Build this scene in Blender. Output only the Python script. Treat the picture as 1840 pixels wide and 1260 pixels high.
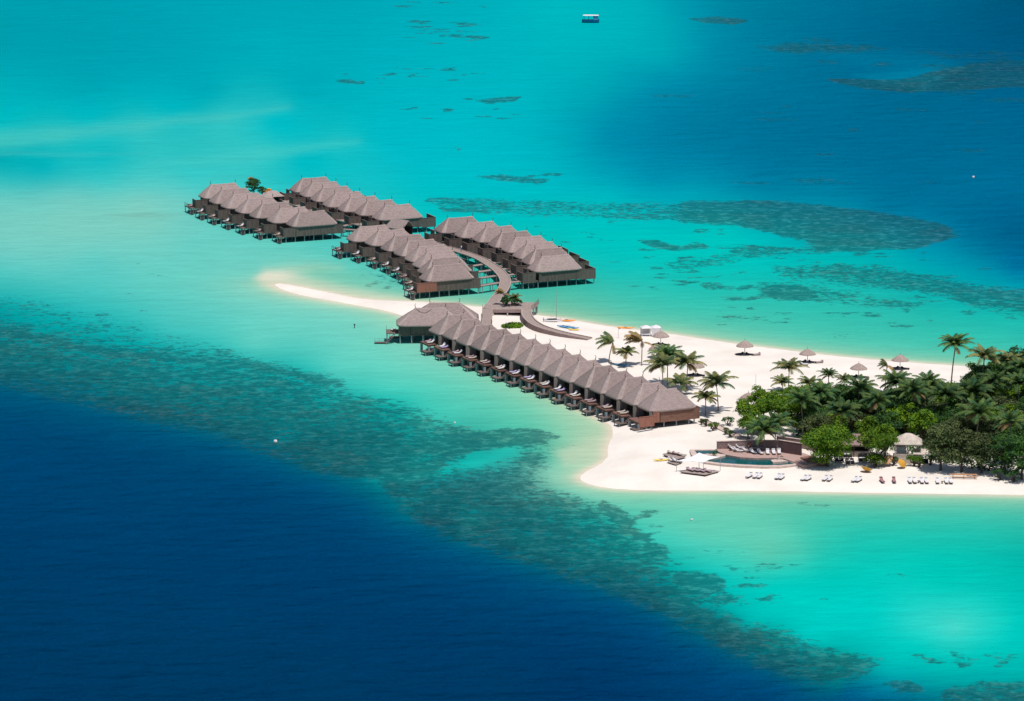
import bpy, math, random
import numpy as np
from mathutils import Vector, Matrix, noise as mnoise
R = math.radians
rnd = random.Random(7)
for o in list(bpy.data.objects): bpy.data.objects.remove(o)
S = bpy.context.scene
COL = S.collection
# ---------------------------------------------------------------- camera
PITCH, FPX, CAMH = R(12), 7151.0, 194.4
cd = bpy.data.cameras.new('camera'); cam = bpy.data.objects.new('camera', cd); COL.objects.link(cam)
cam.location = (0, 0, CAMH); cam.rotation_euler = (R(90) - PITCH, 0, 0)
cd.sensor_width = 36; cd.lens = FPX / 1840 * 36; cd.clip_start = 5; cd.clip_end = 40000
S.camera = cam
# ---------------------------------------------------------------- light
SUN_EL, SUN_AZ = R(73), R(150)            # azimuth from +Y towards +X
sdir = Vector((math.sin(SUN_AZ) * math.cos(SUN_EL), math.cos(SUN_AZ) * math.cos(SUN_EL), math.sin(SUN_EL)))
w = bpy.data.worlds.new('World'); S.world = w; w.use_nodes = True
wn = w.node_tree.nodes; wn.clear()
sky = wn.new('ShaderNodeTexSky'); sky.sky_type = 'NISHITA'; sky.sun_disc = False
sky.sun_elevation = SUN_EL; sky.sun_rotation = SUN_AZ
bg = wn.new('ShaderNodeBackground'); bg.inputs[1].default_value = 0.09
wo = wn.new('ShaderNodeOutputWorld')
w.node_tree.links.new(sky.outputs[0], bg.inputs[0]); w.node_tree.links.new(bg.outputs[0], wo.inputs[0])
sl = bpy.data.lights.new('sun', 'SUN'); sl.energy = 4.2; sl.angle = R(0.5); sl.color = (1.0, 0.96, 0.9)
so = bpy.data.objects.new('sun', sl); COL.objects.link(so); so.rotation_euler = sdir.to_track_quat('Z', 'Y').to_euler()
S.view_settings.view_transform = 'Standard'; S.view_settings.look = 'None'
S.view_settings.exposure = 0.0; S.view_settings.gamma = 1
# ---------------------------------------------------------------- survey helpers
cp, sp = math.cos(PITCH), math.sin(PITCH)
def G(u, v, z=0.0):
    """map a surveyed sight line to the point where it meets height z"""
    x = (u - 920) / FPX; y = -(v - 630) / FPX
    dy, dz = cp + y * sp, -sp + y * cp
    t = (z - CAMH) / dz
    return (x * t, dy * t)
def to_px(X, Y):
    D = Y * cp + CAMH * sp; U = Y * sp - CAMH * cp
    return 920 + FPX * X / D, 630 - FPX * U / D
def lin(c):
    return tuple((x / 255 / 12.92) if x / 255 <= 0.04045 else ((x / 255 + 0.055) / 1.055) ** 2.4 for x in c)
KILL = 1.42                                  # light reaching a flat sunlit surface
def alb(*c): return tuple(x / KILL for x in lin(c))

# ================================================================= materials
MATS = {}
def nodes_of(m):
    m.use_nodes = True; nt = m.node_tree
    return nt, nt.nodes['Principled BSDF']
def N(nt, t, **kw):
    n = nt.nodes.new(t)
    for k, v in kw.items():
        if k.startswith('i_'):
            n.inputs[int(k[2:])].default_value = v
        else: setattr(n, k, v)
    return n
def mat(name, c1, c2=None, rough=0.8, scale=1.0, stretch=(1, 1, 1), bump=0.0, spec=0.25, var=0.0, detail=4.0, contrast=(0.35, 0.65), trans=0.0, coords='Object', bscale=None):
    if name in MATS: return MATS[name]
    m = bpy.data.materials.new(name); nt, b = nodes_of(m); L = nt.links.new
    c2 = c2 or tuple(x * 0.75 for x in c1)
    tc = N(nt, 'ShaderNodeTexCoord'); mp = N(nt, 'ShaderNodeMapping'); mp.inputs['Scale'].default_value = stretch
    L(tc.outputs[coords], mp.inputs[0])
    no = N(nt, 'ShaderNodeTexNoise'); no.inputs['Scale'].default_value = scale; no.inputs['Detail'].default_value = detail
    no.inputs['Roughness'].default_value = 0.6
    L(mp.outputs[0], no.inputs['Vector'])
    mr = N(nt, 'ShaderNodeMapRange'); mr.inputs[1].default_value = contrast[0]; mr.inputs[2].default_value = contrast[1]
    L(no.outputs[0], mr.inputs[0])
    mx = N(nt, 'ShaderNodeMix', data_type='RGBA'); mx.inputs[6].default_value = (*c2, 1); mx.inputs[7].default_value = (*c1, 1)
    L(mr.outputs[0], mx.inputs[0])
    out = mx.outputs[2]
    if var:
        oi = N(nt, 'ShaderNodeObjectInfo'); hs = N(nt, 'ShaderNodeHueSaturation')
        m2 = N(nt, 'ShaderNodeMapRange'); m2.inputs[3].default_value = 1 - var; m2.inputs[4].default_value = 1 + var
        L(oi.outputs['Random'], m2.inputs[0]); L(m2.outputs[0], hs.inputs['Value']); L(out, hs.inputs['Color']); out = hs.outputs[0]
    L(out, b.inputs['Base Color'])
    b.inputs['Roughness'].default_value = rough; b.inputs['Specular IOR Level'].default_value = spec
    if bump:
        n2 = N(nt, 'ShaderNodeTexNoise'); n2.inputs['Scale'].default_value = bscale or scale * 2; n2.inputs['Detail'].default_value = 5
        L(mp.outputs[0], n2.inputs['Vector'])
        bp = N(nt, 'ShaderNodeBump'); bp.inputs['Distance'].default_value = bump; bp.inputs['Strength'].default_value = 1.0
        L(n2.outputs[0], bp.inputs['Height']); L(bp.outputs[0], b.inputs['Normal'])
    if trans:
        tr = N(nt, 'ShaderNodeBsdfTranslucent'); L(out, tr.inputs[0])
        ms = N(nt, 'ShaderNodeMixShader'); ms.inputs[0].default_value = trans
        o = nt.nodes['Material Output']; L(b.outputs[0], ms.inputs[1]); L(tr.outputs[0], ms.inputs[2]); L(ms.outputs[0], o.inputs[0])
    MATS[name] = m; return m

thatch = mat('thatch', (.325, .250, .235), (.215, .166, .157), rough=.95, scale=1.6, stretch=(1, 1, 3.5), bump=.12, spec=.05, var=.16, detail=8, contrast=(.34, .66), bscale=4)
thatch_far = thatch
cap = mat('thatch_cap', (.385, .305, .285), (.28, .22, .205), rough=.95, scale=2.5, bump=.08, spec=.05, var=.06)
wood_grey = mat('weathered_boards', (.165, .125, .108), (.105, .08, .072), rough=.85, scale=1.4, stretch=(3, 3, .4), bump=.02, spec=.1, var=.10)
wood_dark = mat('dark_timber', (.055, .045, .045), (.03, .026, .028), rough=.8, scale=2, spec=.1)
wood_red = mat('reddish_planks', (.33, .15, .11), (.22, .10, .075), rough=.8, scale=1.5, stretch=(6, 6, .5), bump=.02, spec=.1, var=.1)
wood_warm = mat('brown_planks', (.25, .13, .095), (.15, .085, .065), rough=.8, scale=1.2, stretch=(.5, .5, 5), bump=.02, spec=.1)
deckm = mat('walkway_planks', (.36, .28, .25), (.23, .18, .165), rough=.85, scale=3, stretch=(1, 1, 1), bump=.02, spec=.1, var=.08)
deck_red = mat('deck_boards', (.19, .095, .075), (.12, .075, .065), rough=.8, scale=2, stretch=(1, 4, 1), bump=.02, spec=.15, var=.25)
stiltm = mat('concrete_stilt', (.34, .36, .38), (.20, .25, .27), rough=.9, scale=1.5, spec=.1)
stone = mat('stone_wall', (.34, .24, .22), (.19, .13, .125), rough=.9, scale=2.2, stretch=(1, 1, 2), bump=.05, spec=.1, detail=7)
coping = mat('pale_stone', (.60, .46, .40), (.45, .35, .31), rough=.8, scale=1.2, bump=.01, spec=.2)
white = mat('white_fabric', (.70, .67, .68), (.56, .53, .55), rough=.8, scale=2, spec=.2)
sailm = mat('sail_fabric', (.88, .88, .88), (.82, .82, .83), rough=.7, scale=1, spec=.2, trans=.25)
blackm = mat('dark_cushion', (.030, .026, .034), (.018, .016, .02), rough=.8, scale=3, spec=.2)
teak = mat('teak_frame', (.16, .09, .06), (.09, .055, .04), rough=.7, scale=4, spec=.2)
pinkm = mat('mauve_cushion', (.46, .33, .35), (.30, .21, .24), rough=.85, scale=1.2, spec=.1)
lilac = mat('lilac_towel', (.48, .40, .62), (.34, .27, .48), rough=.9, scale=2, spec=.1)
coral = mat('orange_plastic', (.85, .33, .03), (.75, .24, .02), rough=.45, scale=2, spec=.4)
yellow = mat('yellow_plastic', (.85, .62, .14), (.8, .5, .08), rough=.45, scale=2, spec=.4)
bluem = mat('blue_plastic', (.10, .33, .55), (.06, .22, .42), rough=.4, scale=2, spec=.4)
metal = mat('steel_pole', (.35, .36, .38), (.2, .2, .22), rough=.4, scale=5, spec=.5)
trunkm = mat('palm_bark', (.30, .24, .20), (.16, .125, .10), rough=.95, scale=1.5, stretch=(1, 1, 5), bump=.03, spec=.05, var=.1)
barkm = mat('tree_bark', (.13, .10, .085), (.07, .055, .05), rough=.95, scale=2, bump=.03, spec=.05)
tentm = mat('cream_canvas', (.58, .50, .43), (.40, .34, .29), rough=.85, scale=1, spec=.1)
skinm = mat('skin', (.40, .22, .15), (.36, .19, .13), rough=.6, scale=3)
boatblue = mat('boat_blue', (.01, .16, .36), (.005, .10, .24), rough=.4, scale=2, spec=.4)
flagm = mat('ochre_fabric', (.62, .34, .05), (.5, .24, .03), rough=.7, scale=3)
def leafmat(name, c1, c2, var=.2, brown=None):
    return mat(name, c1, c2, rough=.6, scale=.55, detail=3, spec=.15, var=var, contrast=(.38, .62), trans=.25)
leaf_bright = leafmat('leaf_bright', (.150, .250, .012), (.045, .125, .012))
leaf_dark = leafmat('leaf_dark', (.062, .140, .020), (.022, .066, .024))
leaf_olive = leafmat('leaf_olive', (.125, .150, .050), (.055, .085, .034))
palm_green = leafmat('palm_green', (.260, .240, .080), (.040, .105, .045), .2)
palm_dry = leafmat('palm_dry', (.42, .27, .13), (.22, .17, .06), .15)
palm_lush = leafmat('palm_lush', (.120, .175, .040), (.022, .085, .036), .2)

# ================================================================= mesh builder
class MB:
    def __init__(s): s.v = []; s.f = []
    def add(s, v, f):
        n = len(s.v); s.v += [tuple(p) for p in v]; s.f += [tuple(i + n for i in q) for q in f]
    def box(s, x0, x1, y0, y1, z0, z1):
        s.add([(x0, y0, z0), (x1, y0, z0), (x1, y1, z0), (x0, y1, z0), (x0, y0, z1), (x1, y0, z1), (x1, y1, z1), (x0, y1, z1)],
              [(0, 3, 2, 1), (4, 5, 6, 7), (0, 1, 5, 4), (1, 2, 6, 5), (2, 3, 7, 6), (3, 0, 4, 7)])
    def prism(s, pts, z0, z1):
        n = len(pts)
        if sum(pts[i][0] * pts[(i + 1) % n][1] - pts[(i + 1) % n][0] * pts[i][1] for i in range(n)) < 0: pts = pts[::-1]
        v = [(p[0], p[1], z0) for p in pts] + [(p[0], p[1], z1) for p in pts]
        s.add(v, [tuple(range(n))[::-1], tuple(range(n, 2 * n))] + [(i, (i + 1) % n, n + (i + 1) % n, n + i) for i in range(n)])
    def tube(s, pts, rads, n=6, cap=True):
        pts = [Vector(p) for p in pts]
        if not hasattr(rads, '__len__'): rads = [rads] * len(pts)
        v = []
        for i, p in enumerate(pts):
            d = (pts[min(i + 1, len(pts) - 1)] - pts[max(i - 1, 0)]).normalized()
            a = d.orthogonal().normalized() if abs(d.z) < .99 else Vector((1, 0, 0)); b = d.cross(a).normalized(); a = b.cross(d)
            for k in range(n):
                t = 2 * math.pi * k / n; v.append(p + (a * math.cos(t) + b * math.sin(t)) * rads[i])
        f = []
        for i in range(len(pts) - 1):
            for k in range(n):
                k2 = (k + 1) % n; f.append((i * n + k, i * n + k2, (i + 1) * n + k2, (i + 1) * n + k))
        if cap: f += [tuple(range(n))[::-1], tuple(range((len(pts) - 1) * n, len(pts) * n))]
        s.add(v, f)
    def lathe(s, prof, n=16, c=(0, 0), wob=0):
        v = []; m = len(prof)
        for k in range(n):
            t = 2 * math.pi * k / n
            for r_, z in prof:
                q = 1 + wob * math.sin(5 * t + z * 3) * .5
                v.append((c[0] + r_ * q * math.cos(t), c[1] + r_ * q * math.sin(t), z))
        s.add(v, [(k * m + i, ((k + 1) % n) * m + i, ((k + 1) % n) * m + i + 1, k * m + i + 1) for k in range(n) for i in range(m - 1)])
    def rings(s, rings, top=True):
        n = len(rings[0]); v = [p for r_ in rings for p in r_]
        f = [(i * n + k, i * n + (k + 1) % n, (i + 1) * n + (k + 1) % n, (i + 1) * n + k) for i in range(len(rings) - 1) for k in range(n)]
        if top: f.append(tuple(range((len(rings) - 1) * n, len(rings) * n)))
        s.add(v, f)
    def mesh(s, name, m, smooth=False):
        me = bpy.data.meshes.new(name); me.from_pydata(s.v, [], s.f); me.validate()
        if smooth: me.polygons.foreach_set('use_smooth', [True] * len(me.polygons))
        me.materials.append(m); return me
def obj(name, mb, m, parent=None, smooth=False, **tags):
    me = mb.mesh(name, m, smooth) if isinstance(mb, MB) else mb
    o = bpy.data.objects.new(name, me); COL.objects.link(o)
    if parent: o.parent = parent
    tag(o, **tags); return o
def tag(o, label=None, cat=None, group=None, kind=None):
    if label: o['label'] = label
    if cat: o['category'] = cat
    if group: o['group'] = group
    if kind: o['kind'] = kind
    return o
def thing(name, label, cat, loc=(0, 0, 0), rz=0, group=None):
    o = bpy.data.objects.new(name, None); COL.objects.link(o); o.empty_display_size = .5
    o.location = loc; o.rotation_euler = (0, 0, rz)
    return tag(o, label, cat, group)
KIDS = {}
def kids(o): return [c for c in ALLCH.get(o.name, [])]
ALLCH = {}
def index_children():
    ALLCH.clear()
    for o in bpy.data.objects:
        if o.parent: ALLCH.setdefault(o.parent.name, []).append(o)
def clone(o, parent=None):
    c = o.copy(); COL.objects.link(c); c.parent = parent
    for ch in ALLCH.get(o.name, []): clone(ch, c)
    return c
def place(proto, used, loc, rz, label, group=None, sc=None):
    o = proto if not used else clone(proto)
    o.location = loc; o.rotation_euler = (0, 0, rz); o['label'] = label
    if group: o['group'] = group
    if sc: o.scale = sc if hasattr(sc, '__len__') else (sc, sc, sc)
    return o

# ================================================================= coast data (sight lines of the survey)
SHORE = [(492, 509), (515, 511), (545, 517), (575, 523), (610, 530), (650, 538), (700, 541), (735, 542), (800, 545), (850, 551), (880, 553), (960, 566), (1000, 571), (1060, 581), (1100, 588),
         (1180, 597), (1240, 606), (1320, 618), (1400, 628), (1480, 638), (1560, 646), (1640, 652), (1700, 656), (1760, 661), (1840, 668), (2050, 690), (2500, 740),
         (2500, 890), (2050, 893), (1840, 889), (1700, 887), (1550, 885), (1400, 882), (1300, 881), (1200, 881), (1130, 880), (1085, 876), (1052, 868), (1042, 859), (1052, 848),
         (1078, 836), (1094, 822), (1092, 808), (1098, 793), (1104, 776), (1098, 762), (1070, 748), (1020, 722), (960, 690), (890, 650), (830, 612), (790, 592), (752, 577), (722, 566), (690, 557), (640, 548), (590, 539), (545, 531), (515, 523), (498, 515)]
def smooth_poly(P, it=2):
    for _ in range(it):
        Q = []
        for i in range(len(P)):
            a, b = P[i], P[(i + 1) % len(P)]
            Q += [(a[0] * .75 + b[0] * .25, a[1] * .75 + b[1] * .25), (a[0] * .25 + b[0] * .75, a[1] * .25 + b[1] * .75)]
        P = Q
    return P
def sdf(px, py, poly):
    """signed distance, positive inside"""
    px = np.asarray(px, float); py = np.asarray(py, float)
    d = np.full(px.shape, 1e18); ins = np.zeros(px.shape, bool)
    n = len(poly)
    for i in range(n):
        ax, ay = poly[i]; bx, by = poly[(i + 1) % n]
        ex, ey = bx - ax, by - ay; wx, wy = px - ax, py - ay
        t = np.clip((wx * ex + wy * ey) / (ex * ex + ey * ey + 1e-12), 0, 1)
        d = np.minimum(d, (wx - ex * t) ** 2 + (wy - ey * t) ** 2)
        if ay != by:
            c = (ay > py) != (by > py)
            ins ^= c & (px < (bx - ax) * (py - ay) / (by - ay) + ax)
    d = np.sqrt(d); return np.where(ins, d, -d)
SHORE_W = [G(*p) for p in smooth_poly(SHORE, 2)]
def sand_height(x, y):
    d = sdf(np.asarray(x, float), np.asarray(y, float), SHORE_W)
    return np.where(d > 0, 1.2 * (1 - np.exp(-np.maximum(d, 0) / 5.0)), np.maximum(d * .12, -1.5))
def gz(x, y): return float(max(sand_height(np.array([x]), np.array([y]))[0], 0.0))
def GS(u, v, up=0.0):
    z = 1.2
    for _ in range(4):
        x, y = G(u, v, z + up); z = gz(x, y)
    return (x, y, z)

# ================================================================= sea
T = """0 0 0 160 172;300 0 0 163 176;600 0 0 166 178;850 0 0 176 185;1000 0 0 184 188;1150 0 0 176 182;1230 0 0 150 170;1320 0 0 128 160;1500 0 0 112 155;1700 0 0 100 145;1840 0 0 84 130
0 80 0 158 170;250 80 0 162 175;500 90 0 174 184;700 100 0 176 186;900 100 0 180 188;1050 90 0 180 185;1180 90 0 168 178;1270 90 0 140 166;1400 90 0 118 158;1600 100 0 100 148;1840 90 0 88 138
0 160 0 175 182;150 160 0 166 177;350 165 0 170 180;550 160 0 172 182;750 160 0 182 190;950 180 0 182 190;1080 170 0 165 177;1180 170 0 140 168;1300 170 0 122 162;1500 170 0 110 155;1700 180 0 103 150;1840 180 0 100 150
0 215 0 186 190;150 205 0 184 190;300 190 0 182 190;500 215 0 188 195;700 240 0 187 195;900 260 0 186 194;1020 260 0 170 182;1100 250 0 142 170;1250 250 0 120 162;1450 250 0 110 156;1650 250 0 106 153;1840 250 0 103 152
0 250 35 190 186;100 243 45 192 188;250 228 50 193 190;400 210 48 194 192;500 200 30 190 192
0 280 0 172 178;80 290 0 178 184;200 280 20 188 190;350 272 45 194 190;480 268 50 196 192;600 258 30 192 192;550 290 0 188 194;700 300 10 190 196
0 310 30 185 185;200 320 60 200 195;350 310 55 200 195;900 330 0 190 196;1000 320 0 182 190;1080 320 0 168 182;1180 320 0 145 172;1350 330 0 125 165;1550 330 0 115 160;1750 330 0 110 158;1840 330 0 108 158
0 355 80 200 190;120 360 95 202 190;250 370 110 205 188;320 360 90 204 192;800 370 0 192 192;950 370 0 190 190;1100 350 0 182 188;1250 350 0 162 178;1400 350 0 130 165;1600 380 0 118 160;1750 400 0 108 156;1840 420 0 98 148
0 410 100 202 188;150 410 110 205 188;280 410 105 205 188;330 440 85 205 190;0 460 85 202 190;180 470 75 202 190;400 460 88 206 190;520 470 90 206 188
1050 400 0 196 190;1150 420 0 196 188;1300 410 0 194 186;1350 450 0 195 188;1500 450 0 180 178;1600 440 0 168 175;1680 450 0 150 172;1760 460 0 128 164;1840 480 0 120 162;1100 480 20 194 184;1250 500 20 194 180;1400 505 20 190 178;1600 490 10 178 175;1700 495 0 168 174;1800 505 0 158 172;1840 530 0 168 172
1080 540 75 192 168;1000 545 90 190 162;950 535 70 185 162;1200 560 70 196 172;1350 560 60 194 172;1500 565 50 192 172;1650 565 35 186 170;1840 570 25 184 170;1400 600 75 198 174;1600 610 65 196 174;1840 620 50 190 172;1840 650 80 198 172
0 500 50 192 182;100 500 65 198 186;250 520 70 200 186;400 520 85 206 188;0 530 20 180 174;150 560 20 182 176;300 590 45 192 182;450 560 85 207 190;600 600 88 208 188;450 620 70 202 185;600 670 60 202 184;750 640 95 208 185;700 700 72 205 185;850 720 88 205 180;780 760 55 195 176;950 740 95 205 175;900 790 60 190 165;1000 770 118 205 172;1030 800 128 202 168;1060 790 160 208 175
0 560 0 158 158;120 595 0 162 160;250 630 0 162 160;400 665 0 165 162;550 690 0 168 164;700 740 0 175 166
0 610 0 138 142;150 650 0 138 142;300 690 0 140 144;450 720 0 138 140;600 765 0 136 138;720 790 0 140 138;850 800 30 160 150;600 800 0 115 122;720 830 0 150 148
680 862 0 150 152;760 850 0 172 165;850 835 0 182 172;920 815 10 182 168;980 815 60 185 160;760 868 0 130 138;850 860 0 135 138;950 845 20 160 150;1010 850 80 195 168;1040 885 60 195 172;1090 900 80 198 170;1160 960 60 200 178
880 900 0 125 130;1000 920 0 145 140;950 950 0 125 132;1080 990 0 145 142;1080 950 0 165 158;1180 1020 0 165 158;1220 1060 0 150 146;1300 1100 0 155 152;1280 1050 0 185 178;1400 1160 0 145 142;1350 1120 0 180 172;1500 1185 0 150 145;1450 1150 0 195 186
1150 905 85 200 172;1250 905 92 202 172;1400 910 75 196 166;1600 910 62 194 166;1840 915 55 188 164;1250 960 88 202 176;1380 960 92 202 174;1380 1000 80 198 172;1550 970 30 195 174;1700 950 35 194 172;1840 1000 5 184 168
1300 1010 45 202 182;1500 1050 0 200 184;1400 1060 0 202 188;1700 1040 0 200 182;1840 1060 0 192 176;1550 1110 0 204 192;1640 1120 40 210 196;1720 1130 70 214 198;1800 1120 25 208 192;1840 1130 0 200 186;1650 1170 0 200 186;1780 1180 0 194 182;1600 1205 0 178 175;1700 1215 0 175 168;1840 1200 0 182 172;1840 1250 0 140 142;1700 1255 0 125 138;1620 1250 0 118 145;1520 1240 0 105 142""".replace('\n', ';')
DEEP = [(-60, 662), (0, 680), (100, 702), (200, 726), (300, 752), (400, 778), (500, 812), (580, 846), (660, 888), (740, 934), (830, 972), (920, 1005), (1020, 1035), (1110, 1060), (1190, 1095), (1280, 1148), (1350, 1185), (1420, 1214), (1500, 1248), (1560, 1290)]
ctrl = [tuple(float(q) for q in s.split()) for s in T.split(';') if s.strip()]
for i, (u, v) in enumerate(DEEP[1:-1]):
    a, b = DEEP[i], DEEP[i + 2]; dx, dy = b[0] - a[0], b[1] - a[1]; l = math.hypot(dx, dy); nx, ny = -dy / l, dx / l
    ctrl += [(u + nx * 26, v + ny * 26, 0, 92 - .006 * u, 129), (u - nx * 16, v - ny * 16, 0, 118, 130 )]
    ctrl += [(u - nx * 42, v - ny * 42, 0, 130, 134)] if u < 640 or u > 1050 else [(u - nx * 40, v - ny * 40, 0, 136, 138)]
    ctrl += [(u + nx * 70, v + ny * 70, 0, 77 - .005 * u, 119)]
ctrl += [(700, 868, 0, 128, 136), (640, 846, 0, 118, 130), (760, 905, 0, 113, 127), (820, 940, 0, 108, 126), (920, 985, 0, 106, 125), (1000, 1016, 0, 108, 126), (1060, 1030, 0, 112, 128), (1120, 1045, 0, 116, 130), (1180, 1075, 0, 110, 126), (1250, 1115, 0, 110, 126), (1320, 1155, 0, 108, 125), (1400, 1198, 0, 100, 124), (900, 940, 0, 122, 130), (560, 815, 0, 116, 128), (1020, 975, 0, 130, 134)]
ctrl = [(a, b, c, d + 5, e - 3) if a > 1180 and b < 480 and d < 140 else (a, b, c, d, e) for a, b, c, d, e in ctrl]
ctrl = [(a, b, min(c + 22, 135) if c > 15 else c, d + 2, e + 3) if a < 760 and 330 < b < 690 else (a, b, c, d, e) for a, b, c, d, e in ctrl]
ctrl += [(0, 800, 0, 73, 120), (120, 900, 0, 68, 115), (300, 900, 0, 70, 116), (500, 950, 0, 69, 115), (700, 1050, 0, 67, 113), (400, 1100, 0, 63, 108), (150, 1100, 0, 61, 106), (900, 1120, 0, 66, 112), (1100, 1180, 0, 62, 110),
         (0, 1260, 0, 54, 97), (300, 1260, 0, 56, 99), (600, 1260, 0, 58, 101), (900, 1260, 0, 58, 102), (1200, 1255, 0, 62, 110), (1350, 1260, 0, 66, 114), (0, 1000, 0, 62, 108)]
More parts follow.
